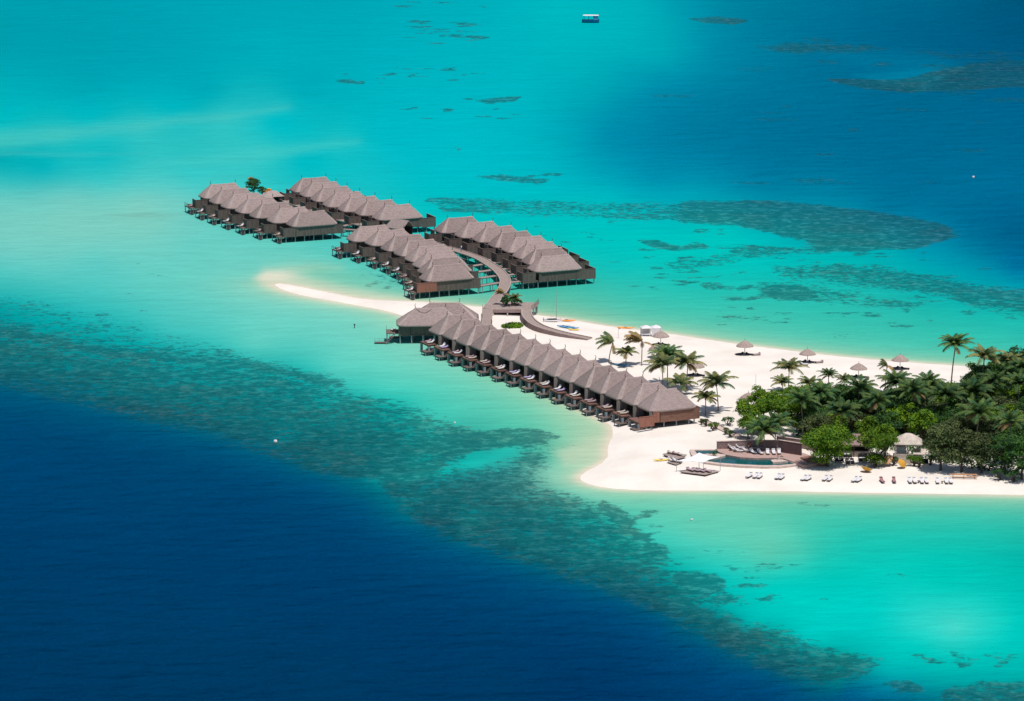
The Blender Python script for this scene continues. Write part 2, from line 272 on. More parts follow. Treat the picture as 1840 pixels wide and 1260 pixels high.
# coral beds: (outline, blur, density)
REEF = [
 ([(-60, 590), (0, 600), (100, 622), (200, 640), (330, 652), (450, 664), (560, 688), (660, 712), (740, 735), (810, 762), (850, 785), (830, 815), (780, 840), (700, 862), (620, 856), (540, 836), (470, 812), (380, 786), (280, 762), (180, 738), (80, 714), (-60, 692)], 14, .60),
 ([(-60, 520), (0, 525), (80, 540), (200, 570), (320, 602), (450, 640), (560, 670), (620, 690), (560, 700), (400, 672), (250, 648), (100, 620), (-60, 600)], 12, .43),
 ([(560, 800), (700, 806), (800, 800), (900, 785), (960, 782), (900, 800), (820, 815), (740, 840), (640, 845), (560, 825)], 12, .56),
 ([(760, 806), (840, 788), (900, 776), (960, 775), (1008, 785), (970, 797), (900, 802), (850, 806)], 5, .72), ([(930, 800), (1000, 795), (1060, 815), (1040, 835), (980, 835), (940, 820)], 9, .36),
 ([(690, 878), (720, 866), (780, 854), (860, 844), (935, 828), (965, 826), (985, 845), (1015, 868), (1050, 888), (1082, 905), (1112, 935), (1140, 965), (1180, 985), (1210, 1010), (1190, 1030), (1240, 1040), (1300, 1055), (1310, 1070), (1250, 1060), (1290, 1090), (1330, 1115), (1400, 1130), (1470, 1160), (1540, 1178), (1592, 1188), (1560, 1215), (1480, 1228), (1400, 1216), (1330, 1182), (1260, 1142), (1180, 1098), (1090, 1064), (1000, 1036), (900, 1000), (800, 962), (720, 915)], 14, .63),
 ([(1085, 900), (1120, 912), (1150, 935), (1120, 945), (1095, 925)], 5, .5), ([(1130, 950), (1170, 958), (1175, 968), (1135, 965)], 5, .5),
 ([(1160, 978), (1205, 982), (1212, 992), (1175, 998)], 4, .6),
 ([(1220, 1030), (1290, 1030), (1310, 1050), (1280, 1062), (1230, 1050)], 5, .6),
 ([(760, 362), (860, 357), (1000, 360), (1080, 366), (1180, 364), (1280, 362), (1400, 364), (1500, 372), (1600, 385), (1690, 402), (1735, 415), (1690, 432), (1640, 443), (1540, 444), (1480, 436), (1440, 425), (1380, 412), (1330, 402), (1260, 396), (1150, 396), (1050, 390), (930, 385), (800, 378)], 6, .54),
 ([(1240, 364), (1400, 366), (1520, 376), (1650, 396), (1700, 410), (1650, 436), (1540, 440), (1470, 428), (1400, 410), (1330, 398), (1240, 390)], 12, .56),
 ([(1150, 428), (1190, 430), (1215, 438), (1270, 436), (1275, 443), (1215, 446), (1175, 440)], 3, .8),
 ([(1195, 470), (1250, 466), (1300, 458), (1350, 446), (1430, 444), (1500, 440), (1560, 448), (1430, 456), (1370, 460), (1330, 470), (1270, 478), (1215, 484)], 5, .56),
 ([(1260, 442), (1340, 440), (1430, 447), (1330, 452)], 4, .45),
 ([(1380, 480), (1480, 476), (1580, 478), (1680, 492), (1760, 508), (1860, 520), (1860, 548), (1760, 540), (1680, 528), (1560, 515), (1480, 502), (1430, 495)], 7, .62),
 ([(1340, 508), (1420, 505), (1500, 520), (1580, 535), (1680, 545), (1640, 560), (1560, 552), (1470, 545), (1380, 535)], 9, .55),
 ([(1370, 520), (1440, 518), (1460, 532), (1400, 538)], 4, .6),
 ([(1250, 508), (1280, 510), (1350, 516), (1345, 522), (1270, 520)], 3, .6),
 ([(1280, 560), (1340, 562), (1400, 574), (1360, 580), (1300, 572)], 6, .42), ([(1460, 598), (1580, 600), (1600, 608), (1500, 610)], 6, .42),
 ([(1700, 520), (1860, 530), (1860, 575), (1760, 560)], 10, .45),
 ([(1350, 84), (1450, 78), (1560, 82), (1600, 92), (1480, 95), (1400, 95)], 5, .62),
 ([(1620, 92), (1860, 90), (1860, 128), (1760, 122), (1700, 110), (1640, 102)], 8, .45),
 ([(1480, 142), (1560, 140), (1620, 141), (1680, 132), (1720, 125), (1860, 112), (1860, 156), (1760, 162), (1640, 166), (1560, 158), (1510, 150)], 3, .80),
 ([(1230, 33), (1290, 32), (1345, 36), (1320, 42), (1260, 39)], 3, .9), ([(1170, 172), (1260, 175), (1240, 180), (1180, 178)], 3, .6),
 ([(1400, 315), (1500, 320), (1520, 335), (1440, 330)], 5, .45),
 ([(855, 180), (900, 174), (945, 177), (930, 182), (870, 184)], 2, .8), ([(850, 316), (900, 314), (985, 320), (975, 328), (900, 325)], 3, .75),
 ([(608, 143), (660, 144), (655, 149), (615, 148)], 2, .75), ([(790, 194), (822, 195), (815, 200), (795, 199)], 2, .7), ([(730, 190), (750, 191), (745, 195)], 1.5, .7), ([(895, 211), (918, 211), (910, 215)], 1.5, .7), ([(815, 265), (832, 266), (825, 270)], 1.5, .7),
 ([(840, 63), (875, 65), (865, 69), (845, 68)], 2, .8), ([(800, 36), (840, 38), (830, 42)], 2, .7),
 ([(620, 480), (680, 485), (720, 500), (735, 520), (680, 520), (630, 500)], 8, .36), ([(765, 355), (835, 360), (900, 380), (800, 385)], 6, .42),
 ([(1325, 1048), (1390, 1050), (1380, 1056), (1335, 1055)], 3, .75), ([(1270, 1070), (1440, 1078), (1420, 1090), (1300, 1085)], 5, .42), ([(1375, 1015), (1410, 1017), (1400, 1021)], 2, .7), ([(1375, 1071), (1395, 1072), (1388, 1076)], 2, .8),
 ([(1290, 1010), (1400, 1020), (1380, 1030), (1300, 1022)], 5, .40), ([(1240, 985), (1340, 985), (1330, 995), (1250, 992)], 4, .4),
 ([(1650, 1183), (1700, 1185), (1765, 1184), (1750, 1192), (1680, 1194)], 3, .62), ([(1760, 1172), (1840, 1172), (1840, 1185), (1770, 1182)], 4, .48),
 ([(1590, 1226), (1640, 1224), (1660, 1240), (1610, 1248)], 5, .7), ([(1700, 1232), (1780, 1222), (1860, 1222), (1860, 1290), (1700, 1290), (1690, 1255)], 6, .62),
 ([(1330, 884), (1390, 885), (1380, 888), (1340, 887)], 1.5, .55), ([(1310, 895), (1335, 895), (1330, 898)], 1, .6), ([(1430, 900), (1480, 902), (1505, 910), (1490, 912), (1440, 907)], 3, .6), ([(1395, 897), (1420, 897), (1412, 901)], 1.5, .5), 
 ([(1590, 1030), (1660, 1032), (1650, 1045), (1600, 1042)], 5, .4), ([(1000, 725), (1050, 745), (1060, 755), (1000, 745)], 4, .44),
 ([(240, 380), (280, 384), (260, 388)], 2, .3)]
LENS = []
_r = random.Random(21)
for (u0, v0, u1, v1, k, ru, rv) in ((690, 2, 890, 14, 8, 16, 1.6), (740, 34, 860, 78, 22, 17, 1.8), (700, 118, 900, 134, 14, 16, 1.6), (610, 120, 860, 148, 12, 14, 1.6), (700, 175, 960, 215, 9, 16, 1.6), (1150, 408, 1700, 470, 46, 17, 2.4), (1180, 470, 1800, 500, 26, 18, 2.4),
     (960, 395, 1120, 440, 10, 12, 1.8), (1100, 450, 1300, 520, 14, 18, 2.4), (1250, 510, 1840, 590, 46, 20, 2.6), (1300, 40, 1840, 340, 26, 34, 4.0), (880, 300, 1020, 330, 5, 18, 2.0), (150, 470, 300, 570, 8, 12, 1.2), (1150, 1000, 1500, 1090, 22, 16, 2.4), (1640, 1170, 1840, 1200, 10, 14, 2.2), (1050, 905, 1180, 970, 12, 18, 4), (640, 480, 740, 520, 12, 15, 3.0), (1010, 725, 1060, 760, 8, 10, 2)):
    for _ in range(k): LENS.append((_r.uniform(u0, u1), _r.uniform(v0, v1), ru * _r.uniform(.5, 1.6), rv * _r.uniform(.6, 1.5), .62 if v0 != 40 else .50))
# sand showing through: (outline, blur, colour, opacity)
PALE = [([(-60, 240), (0, 236), (250, 219), (520, 193), (400, 214), (200, 238), (0, 262), (-60, 265)], 9, (78, 200, 190), .6), ([(280, 288), (450, 264), (640, 252), (520, 278), (350, 294)], 8, (70, 202, 194), .6),
        ([(-60, 350), (0, 345), (200, 350), (330, 375), (250, 420), (100, 440), (-60, 430)], 30, (118, 206, 188), .5), ([(0, 268), (120, 270), (300, 268), (120, 276), (0, 276)], 3, (60, 190, 186), .5),
        ([(458, 500), (472, 486), (510, 480), (560, 478), (600, 484), (560, 490), (520, 496), (500, 510), (520, 522), (580, 532), (640, 545), (700, 560), (650, 552), (570, 540), (500, 525), (470, 514)], 10, (178, 212, 182), .75),
        ([(458, 502), (472, 491), (512, 492), (562, 505), (610, 517), (670, 529), (730, 538), (740, 556), (670, 554), (590, 543), (518, 531), (474, 517)], 8, (246, 230, 210), .93),
        ([(560, 480), (640, 490), (700, 520), (740, 538), (640, 532), (560, 520), (520, 505)], 14, (110, 196, 165), .6),
        ([(640, 560), (700, 565), (740, 600), (700, 600)], 14, (140, 212, 182), .5),
        ([(740, 540), (860, 540), (960, 555), (900, 530), (800, 535)], 8, (110, 190, 150), .5),
        ([(190, 386), (260, 383), (330, 388), (260, 392)], 4, (118, 176, 160), .6),
        ([(940, 835), (1000, 838), (1060, 880), (1120, 900), (1060, 892), (990, 862)], 9, (110, 205, 182), .6),
        ([(690, 857), (760, 850), (850, 830), (900, 812), (930, 805), (880, 835), (800, 856), (720, 866)], 5, (0, 192, 178), .55),
        ([(1000, 815), (1040, 800), (1085, 780), (1090, 800), (1085, 825), (1050, 840), (1020, 840)], 9, (212, 214, 186), .6),
        ([(1150, 960), (1220, 955), (1260, 975), (1340, 990), (1260, 985), (1180, 975)], 8, (60, 208, 190), .4),
        ([(1120, 900), (1250, 890), (1400, 900), (1440, 960), (1440, 1000), (1340, 985), (1220, 960), (1150, 930)], 25, (105, 205, 175), .35),
        ([(1660, 165), (1530, 132), (1600, 128), (1700, 122), (1740, 126)], 5, (0, 140, 168), .5),
        ([(1470, 93), (1560, 90), (1640, 98), (1700, 108), (1730, 124), (1640, 132), (1560, 122)], 12, (0, 132, 165), .4)]

def build_sea():
    xs = np.concatenate([-np.geomspace(9000, 250, 14), np.arange(-220, 220.1, 1.15), np.geomspace(250, 9000, 14)])
    ys = np.concatenate([np.linspace(-600, 500, 8), np.arange(520, 1200, 2.4), np.arange(1200, 1660, 4.0), np.geomspace(1690, 20000, 16)])
    X, Y = np.meshgrid(xs, ys); nx, ny = len(xs), len(ys)
    x, y = X.ravel(), Y.ravel()
    yc = np.clip(y, 400, None); U, V = to_px(x, yc)
    U = np.clip(U, -60, 1900); V = np.clip(V, -20, 1290)
    # gentle irregularity of the sea bed
    wx = np.array([mnoise.fractal(Vector((a * .012, b * .006, 3.1)), .9, 2.1, 3) for a, b in zip(x, y)])
    wy = np.array([mnoise.fractal(Vector((a * .012, b * .006, 9.7)), .9, 2.1, 3) for a, b in zip(x, y)])
    w3 = np.array([mnoise.fractal(Vector((a * .05, b * .022, 5.7)), .8, 2.1, 3) for a, b in zip(x, y)])
    Uw, Vw = U + wx * 16 + w3 * 8, V + wy * 7 + w3 * 3
    P = np.array([(c[0], c[1]) for c in ctrl]); Cc = np.array([lin(c[2:5]) for c in ctrl]) ** .5
    P2 = P * np.array([1.0, 1.5])
    A = np.sqrt(((P2[:, None] - P2[None]) ** 2).sum(-1) + 60.0)
    n = len(P); M = np.zeros((n + 1, n + 1)); M[:n, :n] = A + np.eye(n) * -2.0; M[:n, n] = 1; M[n, :n] = 1
    W = np.linalg.solve(M, np.vstack([Cc, np.zeros((1, 3))]))
    tint = np.zeros((len(x), 3))
    for i in range(0, len(x), 20000):
        q = np.stack([Uw[i:i + 20000], Vw[i:i + 20000] * 1.5], 1)
        D = np.sqrt(((q[:, None] - P2[None]) ** 2).sum(-1) + 60.0)
        tint[i:i + 20000] = D @ W[:n] + W[n]
    tint = np.clip(tint, 0, 1) ** 2
    for poly, bl, c, op in PALE:
        d = sdf(Uw, Vw * 1.0, poly); k = (1 / (1 + np.exp(-d / bl * 2.2)) * op)[:, None]
        tint = tint * (1 - k) + np.array(lin(c)) * k
    reef = np.zeros(len(x))
    for poly, bl, dn in REEF:
        d = sdf(Uw, Vw, poly); k = 1 / (1 + np.exp(-np.clip((d + bl * .5) / bl * 2.0, -30, 30)))
        reef = np.maximum(reef, 0) + k * dn * np.where(reef > dn, .15, 1)
    for u_, v_, ru, rv, dn in LENS:
        i_ = np.where((np.abs(Uw - u_) < ru * 2) & (np.abs(Vw - v_) < rv * 2.5))[0]
        d = 1 - np.sqrt(((Uw[i_] - u_) / ru) ** 2 + ((Vw[i_] - v_) / rv) ** 2); reef[i_] = np.maximum(reef[i_], dn / (1 + np.exp(-np.clip(d * 5, -30, 30))))
    ds = sdf(x, y, SHORE_W)                      # metres, negative at sea
    o = np.maximum(-ds, 0)
    k1 = (np.exp(-(o / 7.5) ** 1.1) * .80)[:, None]; tint = tint * (1 - k1) + np.array(lin((190, 216, 180))) * k1
    k2 = np.exp(-(o / 1.7) ** 1.5)[:, None]; tint = tint * (1 - k2) + np.array(lin((240, 222, 200))) * k2
    reef *= 1 - np.exp(-(o / 8) ** 2)
    me = bpy.data.meshes.new('sea')
    idx = np.arange(nx * ny).reshape(ny, nx)
    F = np.stack([idx[:-1, :-1], idx[:-1, 1:], idx[1:, 1:], idx[1:, :-1]], -1).reshape(-1, 4)
    me.vertices.add(nx * ny); me.vertices.foreach_set('co', np.stack([x, y, np.zeros_like(x)], 1).ravel())
    me.loops.add(F.size); me.loops.foreach_set('vertex_index', F.ravel())
    me.polygons.add(len(F)); me.polygons.foreach_set('loop_start', np.arange(0, F.size, 4))
    me.update(calc_edges=True)
    a = me.attributes.new('tint', 'FLOAT_COLOR', 'POINT')
    a.data.foreach_set('color', np.concatenate([tint / KILL, np.ones((len(x), 1))], 1).astype(np.float32).ravel())
    b = me.attributes.new('coral', 'FLOAT', 'POINT'); b.data.foreach_set('value', np.clip(reef, 0, 1).astype(np.float32))
    # seabed-tinted water material
    m = bpy.data.materials.new('sea_water'); nt, bs = nodes_of(m); L = nt.links.new
    at = N(nt, 'ShaderNodeAttribute', attribute_name='tint'); ac = N(nt, 'ShaderNodeAttribute', attribute_name='coral')
    ge = N(nt, 'ShaderNodeNewGeometry')
    def noise(scale, st, det=6, ro=.62):
        mp = N(nt, 'ShaderNodeMapping'); mp.inputs['Scale'].default_value = st; L(ge.outputs['Position'], mp.inputs[0])
        n_ = N(nt, 'ShaderNodeTexNoise'); n_.inputs['Scale'].default_value = scale; n_.inputs['Detail'].default_value = det; n_.inputs['Roughness'].default_value = ro
        L(mp.outputs[0], n_.inputs['Vector']); return n_.outputs[0]
    def math_(op, a_, b_, c_=None):
        n_ = N(nt, 'ShaderNodeMath', operation=op)
        for i, q in enumerate((a_, b_, c_)):
            if q is None: continue
            if isinstance(q, (int, float)): n_.inputs[i].default_value = q
            else: L(q, n_.inputs[i])
        return n_.outputs[0]
    def smooth(v_, lo, hi):
        n_ = N(nt, 'ShaderNodeMapRange', interpolation_type='SMOOTHSTEP'); n_.inputs[1].default_value = lo; n_.inputs[2].default_value = hi
        L(v_, n_.inputs[0]); return n_.outputs[0]
    def mixc(f, a_, b_, bt='MIX'):
        n_ = N(nt, 'ShaderNodeMix', data_type='RGBA', blend_type=bt)
        for i, q in ((0, f), (6, a_), (7, b_)):
            if isinstance(q, (int, float)): n_.inputs[i].default_value = q
            elif isinstance(q, tuple): n_.inputs[i].default_value = (*q, 1)
            else: L(q, n_.inputs[i])
        return n_.outputs[2]
    n1 = math_('ADD', math_('MULTIPLY', noise(.14, (.8, .8, 1), 4, .6), .30), math_('MULTIPLY', noise(.95, (.5, .55, 1), 6, .75), .70))
    v = math_('ADD', math_('MULTIPLY_ADD', n1, 2.0, -.5), math_('MULTIPLY_ADD', ac.outputs['Fac'], .95, -.475))
    sg0 = N(nt, 'ShaderNodeSeparateColor'); L(at.outputs['Color'], sg0.inputs[0])
    mask = math_('MULTIPLY', smooth(v, .38, .62), smooth(sg0.outputs[1], .045, .105))
    n2 = noise(.55, (.7, .55, 1), 5, .7)
    dk = mixc(1.0, at.outputs['Color'], (.34, .36, .38), 'MULTIPLY')
    dk = mixc(.68, dk, (.006, .082, .092))
    dk = mixc(smooth(n2, .42, .66), dk, mixc(1.0, dk, (2.6, 1.4, 1.3), 'MULTIPLY'))
    lt = mixc(.30, mixc(1.0, at.outputs['Color'], (.8, .72, .74), 'MULTIPLY'), (.075, .21, .19))
    dk = mixc(math_('MULTIPLY', smooth(noise(.7, (.42, .5, 1), 5, .7), .50, .62), .95), dk, lt)
    dk = mixc(smooth(noise(.05, (1, 1, 1), 3, .5), .45, .7), dk, mixc(1.0, dk, (1.9, .85, .82), 'MULTIPLY'))
    col = mixc(math_('MULTIPLY', mask, .80), at.outputs['Color'], dk)
    # broad mottling of the water body; finer wave shading is painted into its colour
    n3 = noise(.035, (1, 2.4, 1), 5, .6); n4 = noise(.42, (.30, .75, 1), 5, .65)
    mm = math_('ADD', math_('MULTIPLY_ADD', n3, .16, .92), math_('MULTIPLY_ADD', n4, .22, -.11))
    vm = N(nt, 'ShaderNodeVectorMath', operation='SCALE'); L(col, vm.inputs[0]); L(mm, vm.inputs['Scale'])
    sg_ = N(nt, 'ShaderNodeSeparateColor'); L(at.outputs['Color'], sg_.inputs[0])
    deep = math_('SUBTRACT', 1.0, smooth(sg_.outputs[1], .07, .26))
    sc2 = N(nt, 'ShaderNodeVectorMath', operation='SCALE'); L(vm.outputs[0], sc2.inputs[0]); L(math_('MULTIPLY_ADD', deep, .16, 1.0), sc2.inputs['Scale'])
    b1 = noise(.16, (.45, 1, 1), 7, .62)
    bp = N(nt, 'ShaderNodeBump'); bp.inputs['Strength'].default_value = 1.0; bp.inputs['Distance'].default_value = 8.0
    L(b1, bp.inputs['Height'])
    nt.nodes.remove(bs)
    L(math_('MULTIPLY_ADD', deep, .72, .22), bp.inputs['Strength'])
    df = N(nt, 'ShaderNodeBsdfDiffuse'); L(sc2.outputs[0], df.inputs[0]); L(bp.outputs[0], df.inputs['Normal'])
    gl = N(nt, 'ShaderNodeBsdfGlossy'); gl.inputs[0].default_value = (0.0, .40, .62, 1); gl.inputs['Roughness'].default_value = .18; L(bp.outputs[0], gl.inputs['Normal'])
    lw = N(nt, 'ShaderNodeFresnel'); lw.inputs[0].default_value = 1.33; L(bp.outputs[0], lw.inputs['Normal'])
    ms = N(nt, 'ShaderNodeMixShader'); L(math_('MULTIPLY', lw.outputs[0], math_('MULTIPLY_ADD', deep, .24, .16)), ms.inputs[0]); L(df.outputs[0], ms.inputs[1]); L(gl.outputs[0], ms.inputs[2])
    L(ms.outputs[0], nt.nodes['Material Output'].inputs[0])
    me.materials.append(m)
    o_ = bpy.data.objects.new('sea', me); COL.objects.link(o_); o_['kind'] = 'structure'
build_sea()

# ================================================================= sand island
def build_sand():
    pts = np.array(SHORE_W); x0, x1 = pts[:, 0].min() - 8, min(pts[:, 0].max(), 330); y0, y1 = pts[:, 1].min() - 10, pts[:, 1].max() + 10
    xs = np.arange(x0, x1, 1.3); ys = np.arange(y0, y1, 1.6); X, Y = np.meshgrid(xs, ys); x, y = X.ravel(), Y.ravel()
    d = sdf(x, y, SHORE_W); z = np.where(d > 0, 1.2 * (1 - np.exp(-np.maximum(d, 0) / 5.0)), np.maximum(d * .12, -1.5))
    nz = np.array([mnoise.fractal(Vector((a * .12, b * .12, 1)), .9, 2.1, 3) for a, b in zip(x, y)])
    z = z + nz * .10 * np.clip(d / 6, 0, 1)
    idx = np.arange(len(x)).reshape(len(ys), len(xs))
    F = np.stack([idx[:-1, :-1], idx[:-1, 1:], idx[1:, 1:], idx[1:, :-1]], -1).reshape(-1, 4)
    keep = (d[F] > -5).any(1); F = F[keep]
    used = np.unique(F); re = np.full(len(x), -1); re[used] = np.arange(len(used)); F = re[F]
    me = bpy.data.meshes.new('sand'); me.from_pydata(np.stack([x, y, z], 1)[used].tolist(), [], F.tolist())
    me.polygons.foreach_set('use_smooth', [True] * len(me.polygons))
    m = mat('coral_sand', (.715, .655, .595), (.625, .56, .50), rough=.95, scale=.11, detail=9, bump=.10, spec=.1, contrast=(.25, .6), bscale=1.2)
    me.materials.append(m); o = bpy.data.objects.new('sand', me); COL.objects.link(o); o['kind'] = 'structure'
build_sand()

# ================================================================= thatched roofs
def rrect(L, W, r, n=5):
    r = min(r, L / 2 - .01, W / 2 - .01); pts = []
    for cx, cy, a0 in ((L / 2 - r, W / 2 - r, 0), (-L / 2 + r, W / 2 - r, 90), (-L / 2 + r, -W / 2 + r, 180), (L / 2 - r, -W / 2 + r, 270)):
        for k in range(n):
            a = R(a0 + 90 * k / (n - 1)); pts.append((cx + r * math.cos(a), cy + r * math.sin(a)))
    return pts
def roof_rings(L, W, Rg, ez, rz, cx=0.0, jit=.05, seed=1):
    rr = random.Random(seed); out = []
    n = 5
    for t, dz, dl in ((0, -.30, -1.6), (0, -.34, -.5), (0, -.30, -.1), (0, -.02, 0), (.06, 0, 0), (.3, .06, 0), (.6, .02, 0), (.85, -.05, 0), (.96, .0, 0), (1, .0, 0)):
        l = L + (Rg - L) * t + dl; ww = W + (.62 - W) * t + dl; z = ez + (rz - ez) * t + dz
        out.append([(cx + p[0] + rr.uniform(-jit, jit) * (t < .97), p[1] + rr.uniform(-jit, jit) * (t < .97), z + rr.uniform(-jit, jit) * .7 * (t < .97)) for p in rrect(l, ww, 1.5 * (1 - t) + .28, n)])
    return out, n
def thatch_roof(parent, L, W, Rg, ez, rz, cx=0.0, seed=1, finial=True, m=None):
    mb = MB(); rg, n = roof_rings(L, W, Rg, ez, rz, cx, seed=seed); mb.rings(rg)
    # underside
    base = [(cx + p[0], p[1], ez - .30) for p in rrect(L - 1.6, W - 1.6, .9, 5)]; mb.add(base, [tuple(range(len(base)))[::-1]])
    ro = obj('roof', mb, m or thatch, parent, smooth=True)
    cb = MB()
    for c in range(4):                      # hip caps
        mid = c * n + n // 2; v = []
        for ring in rg[3:]:
            p0, p1, p2 = Vector(ring[mid - 1]), Vector(ring[mid]), Vector(ring[mid + 1])
            q0 = p1 + (p0 - p1).normalized() * min(.55, (p0 - p1).length); q2 = p1 + (p2 - p1).normalized() * min(.55, (p2 - p1).length)
            v += [q0 + Vector((0, 0, .035)), p1 + Vector((0, 0, .085)), q2 + Vector((0, 0, .035))]
        m_ = len(v) // 3
        cb.add(v, [(i * 3 + k, i * 3 + k + 1, i * 3 + k + 4, i * 3 + k + 3) for i in range(m_ - 1) for k in (0, 1)])
    v = []
    for i in range(9):
        x = cx - Rg / 2 - .15 + (Rg + .3) * i / 8; sag = -.12 * math.sin(math.pi * i / 8)
        v += [(x, -.32, rz - .16 + sag * 0), (x, 0, rz + .16 + sag), (x, .32, rz - .16 + sag * 0)]
    cb.add(v, [(i * 3 + k, i * 3 + k + 1, i * 3 + k + 4, i * 3 + k + 3) for i in range(8) for k in (0, 1)])
    obj('ridge_cap', cb, cap, ro, smooth=True)
    if finial:
        for sx in (-1, 1):
            fb = MB(); x = cx + sx * Rg / 2
            fb.tube([(x, 0, rz - .1), (x, 0, rz + .35), (x + .16 * sx, 0, rz + .62), (x + .06 * sx, 0, rz + .95), (x - .1 * sx, 0, rz + 1.12)], [.09, .08, .07, .06, .03], 5)
            obj('finial', fb, wood_dark, ro)
    return ro
def panel(name, x0, x1, y0, y1, z0, z1, m, parent, n=0):
    """boarded wall with battens standing proud"""
    mb = MB(); mb.box(x0, x1, y0, y1, z0, z1)
    if x1 - x0 > y1 - y0:
        k = n or max(2, int((x1 - x0) / 1.2))
        for i in range(k + 1):
            x = x0 + .05 + (x1 - x0 - .1) * i / k; mb.box(x - .035, x + .035, y0 - .03, y1 + .03, z0 + .01, z1 - .01)
        mb.box(x0 - .04, x1 + .04, y0 - .05, y1 + .05, z1, z1 + .07)
    else:
        k = n or max(2, int((y1 - y0) / 1.2))
        for i in range(k + 1):
            y = y0 + .05 + (y1 - y0 - .1) * i / k; mb.box(x0 - .03, x1 + .03, y - .035, y + .035, z0 + .01, z1 - .01)
        mb.box(x0 - .05, x1 + .05, y0 - .04, y1 + .04, z1, z1 + .07)
    return obj(name, mb, m, parent)
def stilt(x, y, z1, parent, r=.13, z0=-1.5):
    mb = MB(); mb.tube([(x, y, z0), (x, y, z1)], [r * 1.15, r], 6); mb.box(x - r * 1.3, x + r * 1.3, y - r * 1.3, y + r * 1.3, z1 - .14, z1 - .003)
    return obj('stilt', mb, stiltm, parent)
def steps(name, p0, p1, wd, parent, m=None, n=7):
    """open stair between two points (in x)"""
    mb = MB(); (x0, y0, z0), (x1, y1, z1) = p0, p1; d = Vector((x1 - x0, y1 - y0, 0)).normalized(); s = Vector((-d.y, d.x, 0)) * wd / 2
    for sg in (-1, 1):
        mb.tube([(x0 + s.x * sg, y0 + s.y * sg, z0), (x1 + s.x * sg, y1 + s.y * sg, z1)], .06, 4)
    for i in range(n):
        t = (i + .5) / n; c = Vector((x0, y0, z0)).lerp(Vector((x1, y1, z1)), t)
        a = c + s; b = c - s; q = d * .14
        mb.add([a - q, b - q, b + q, a + q, a - q + Vector((0, 0, .05)), b - q + Vector((0, 0, .05)), b + q + Vector((0, 0, .05)), a + q + Vector((0, 0, .05))],
               [(0, 3, 2, 1), (4, 5, 6, 7), (0, 1, 5, 4), (1, 2, 6, 5), (2, 3, 7, 6), (3, 0, 4, 7)])
    return obj(name, mb, m or wood_grey, parent)
def rail(name, pts, h, parent, m=None, step=1.1):
    mb = MB()
    for a, b in zip(pts[:-1], pts[1:]):
        a, b = Vector(a), Vector(b); k = max(1, int((b - a).length / step))
        for i in range(k + 1):
            p = a.lerp(b, i / k); mb.box(p.x - .04, p.x + .04, p.y - .04, p.y + .04, p.z, p.z + h)
        for hh in (h, h * .55): mb.tube([a + Vector((0, 0, hh)), b + Vector((0, 0, hh))], .035, 4)
    return obj(name, mb, m or wood_grey, parent)

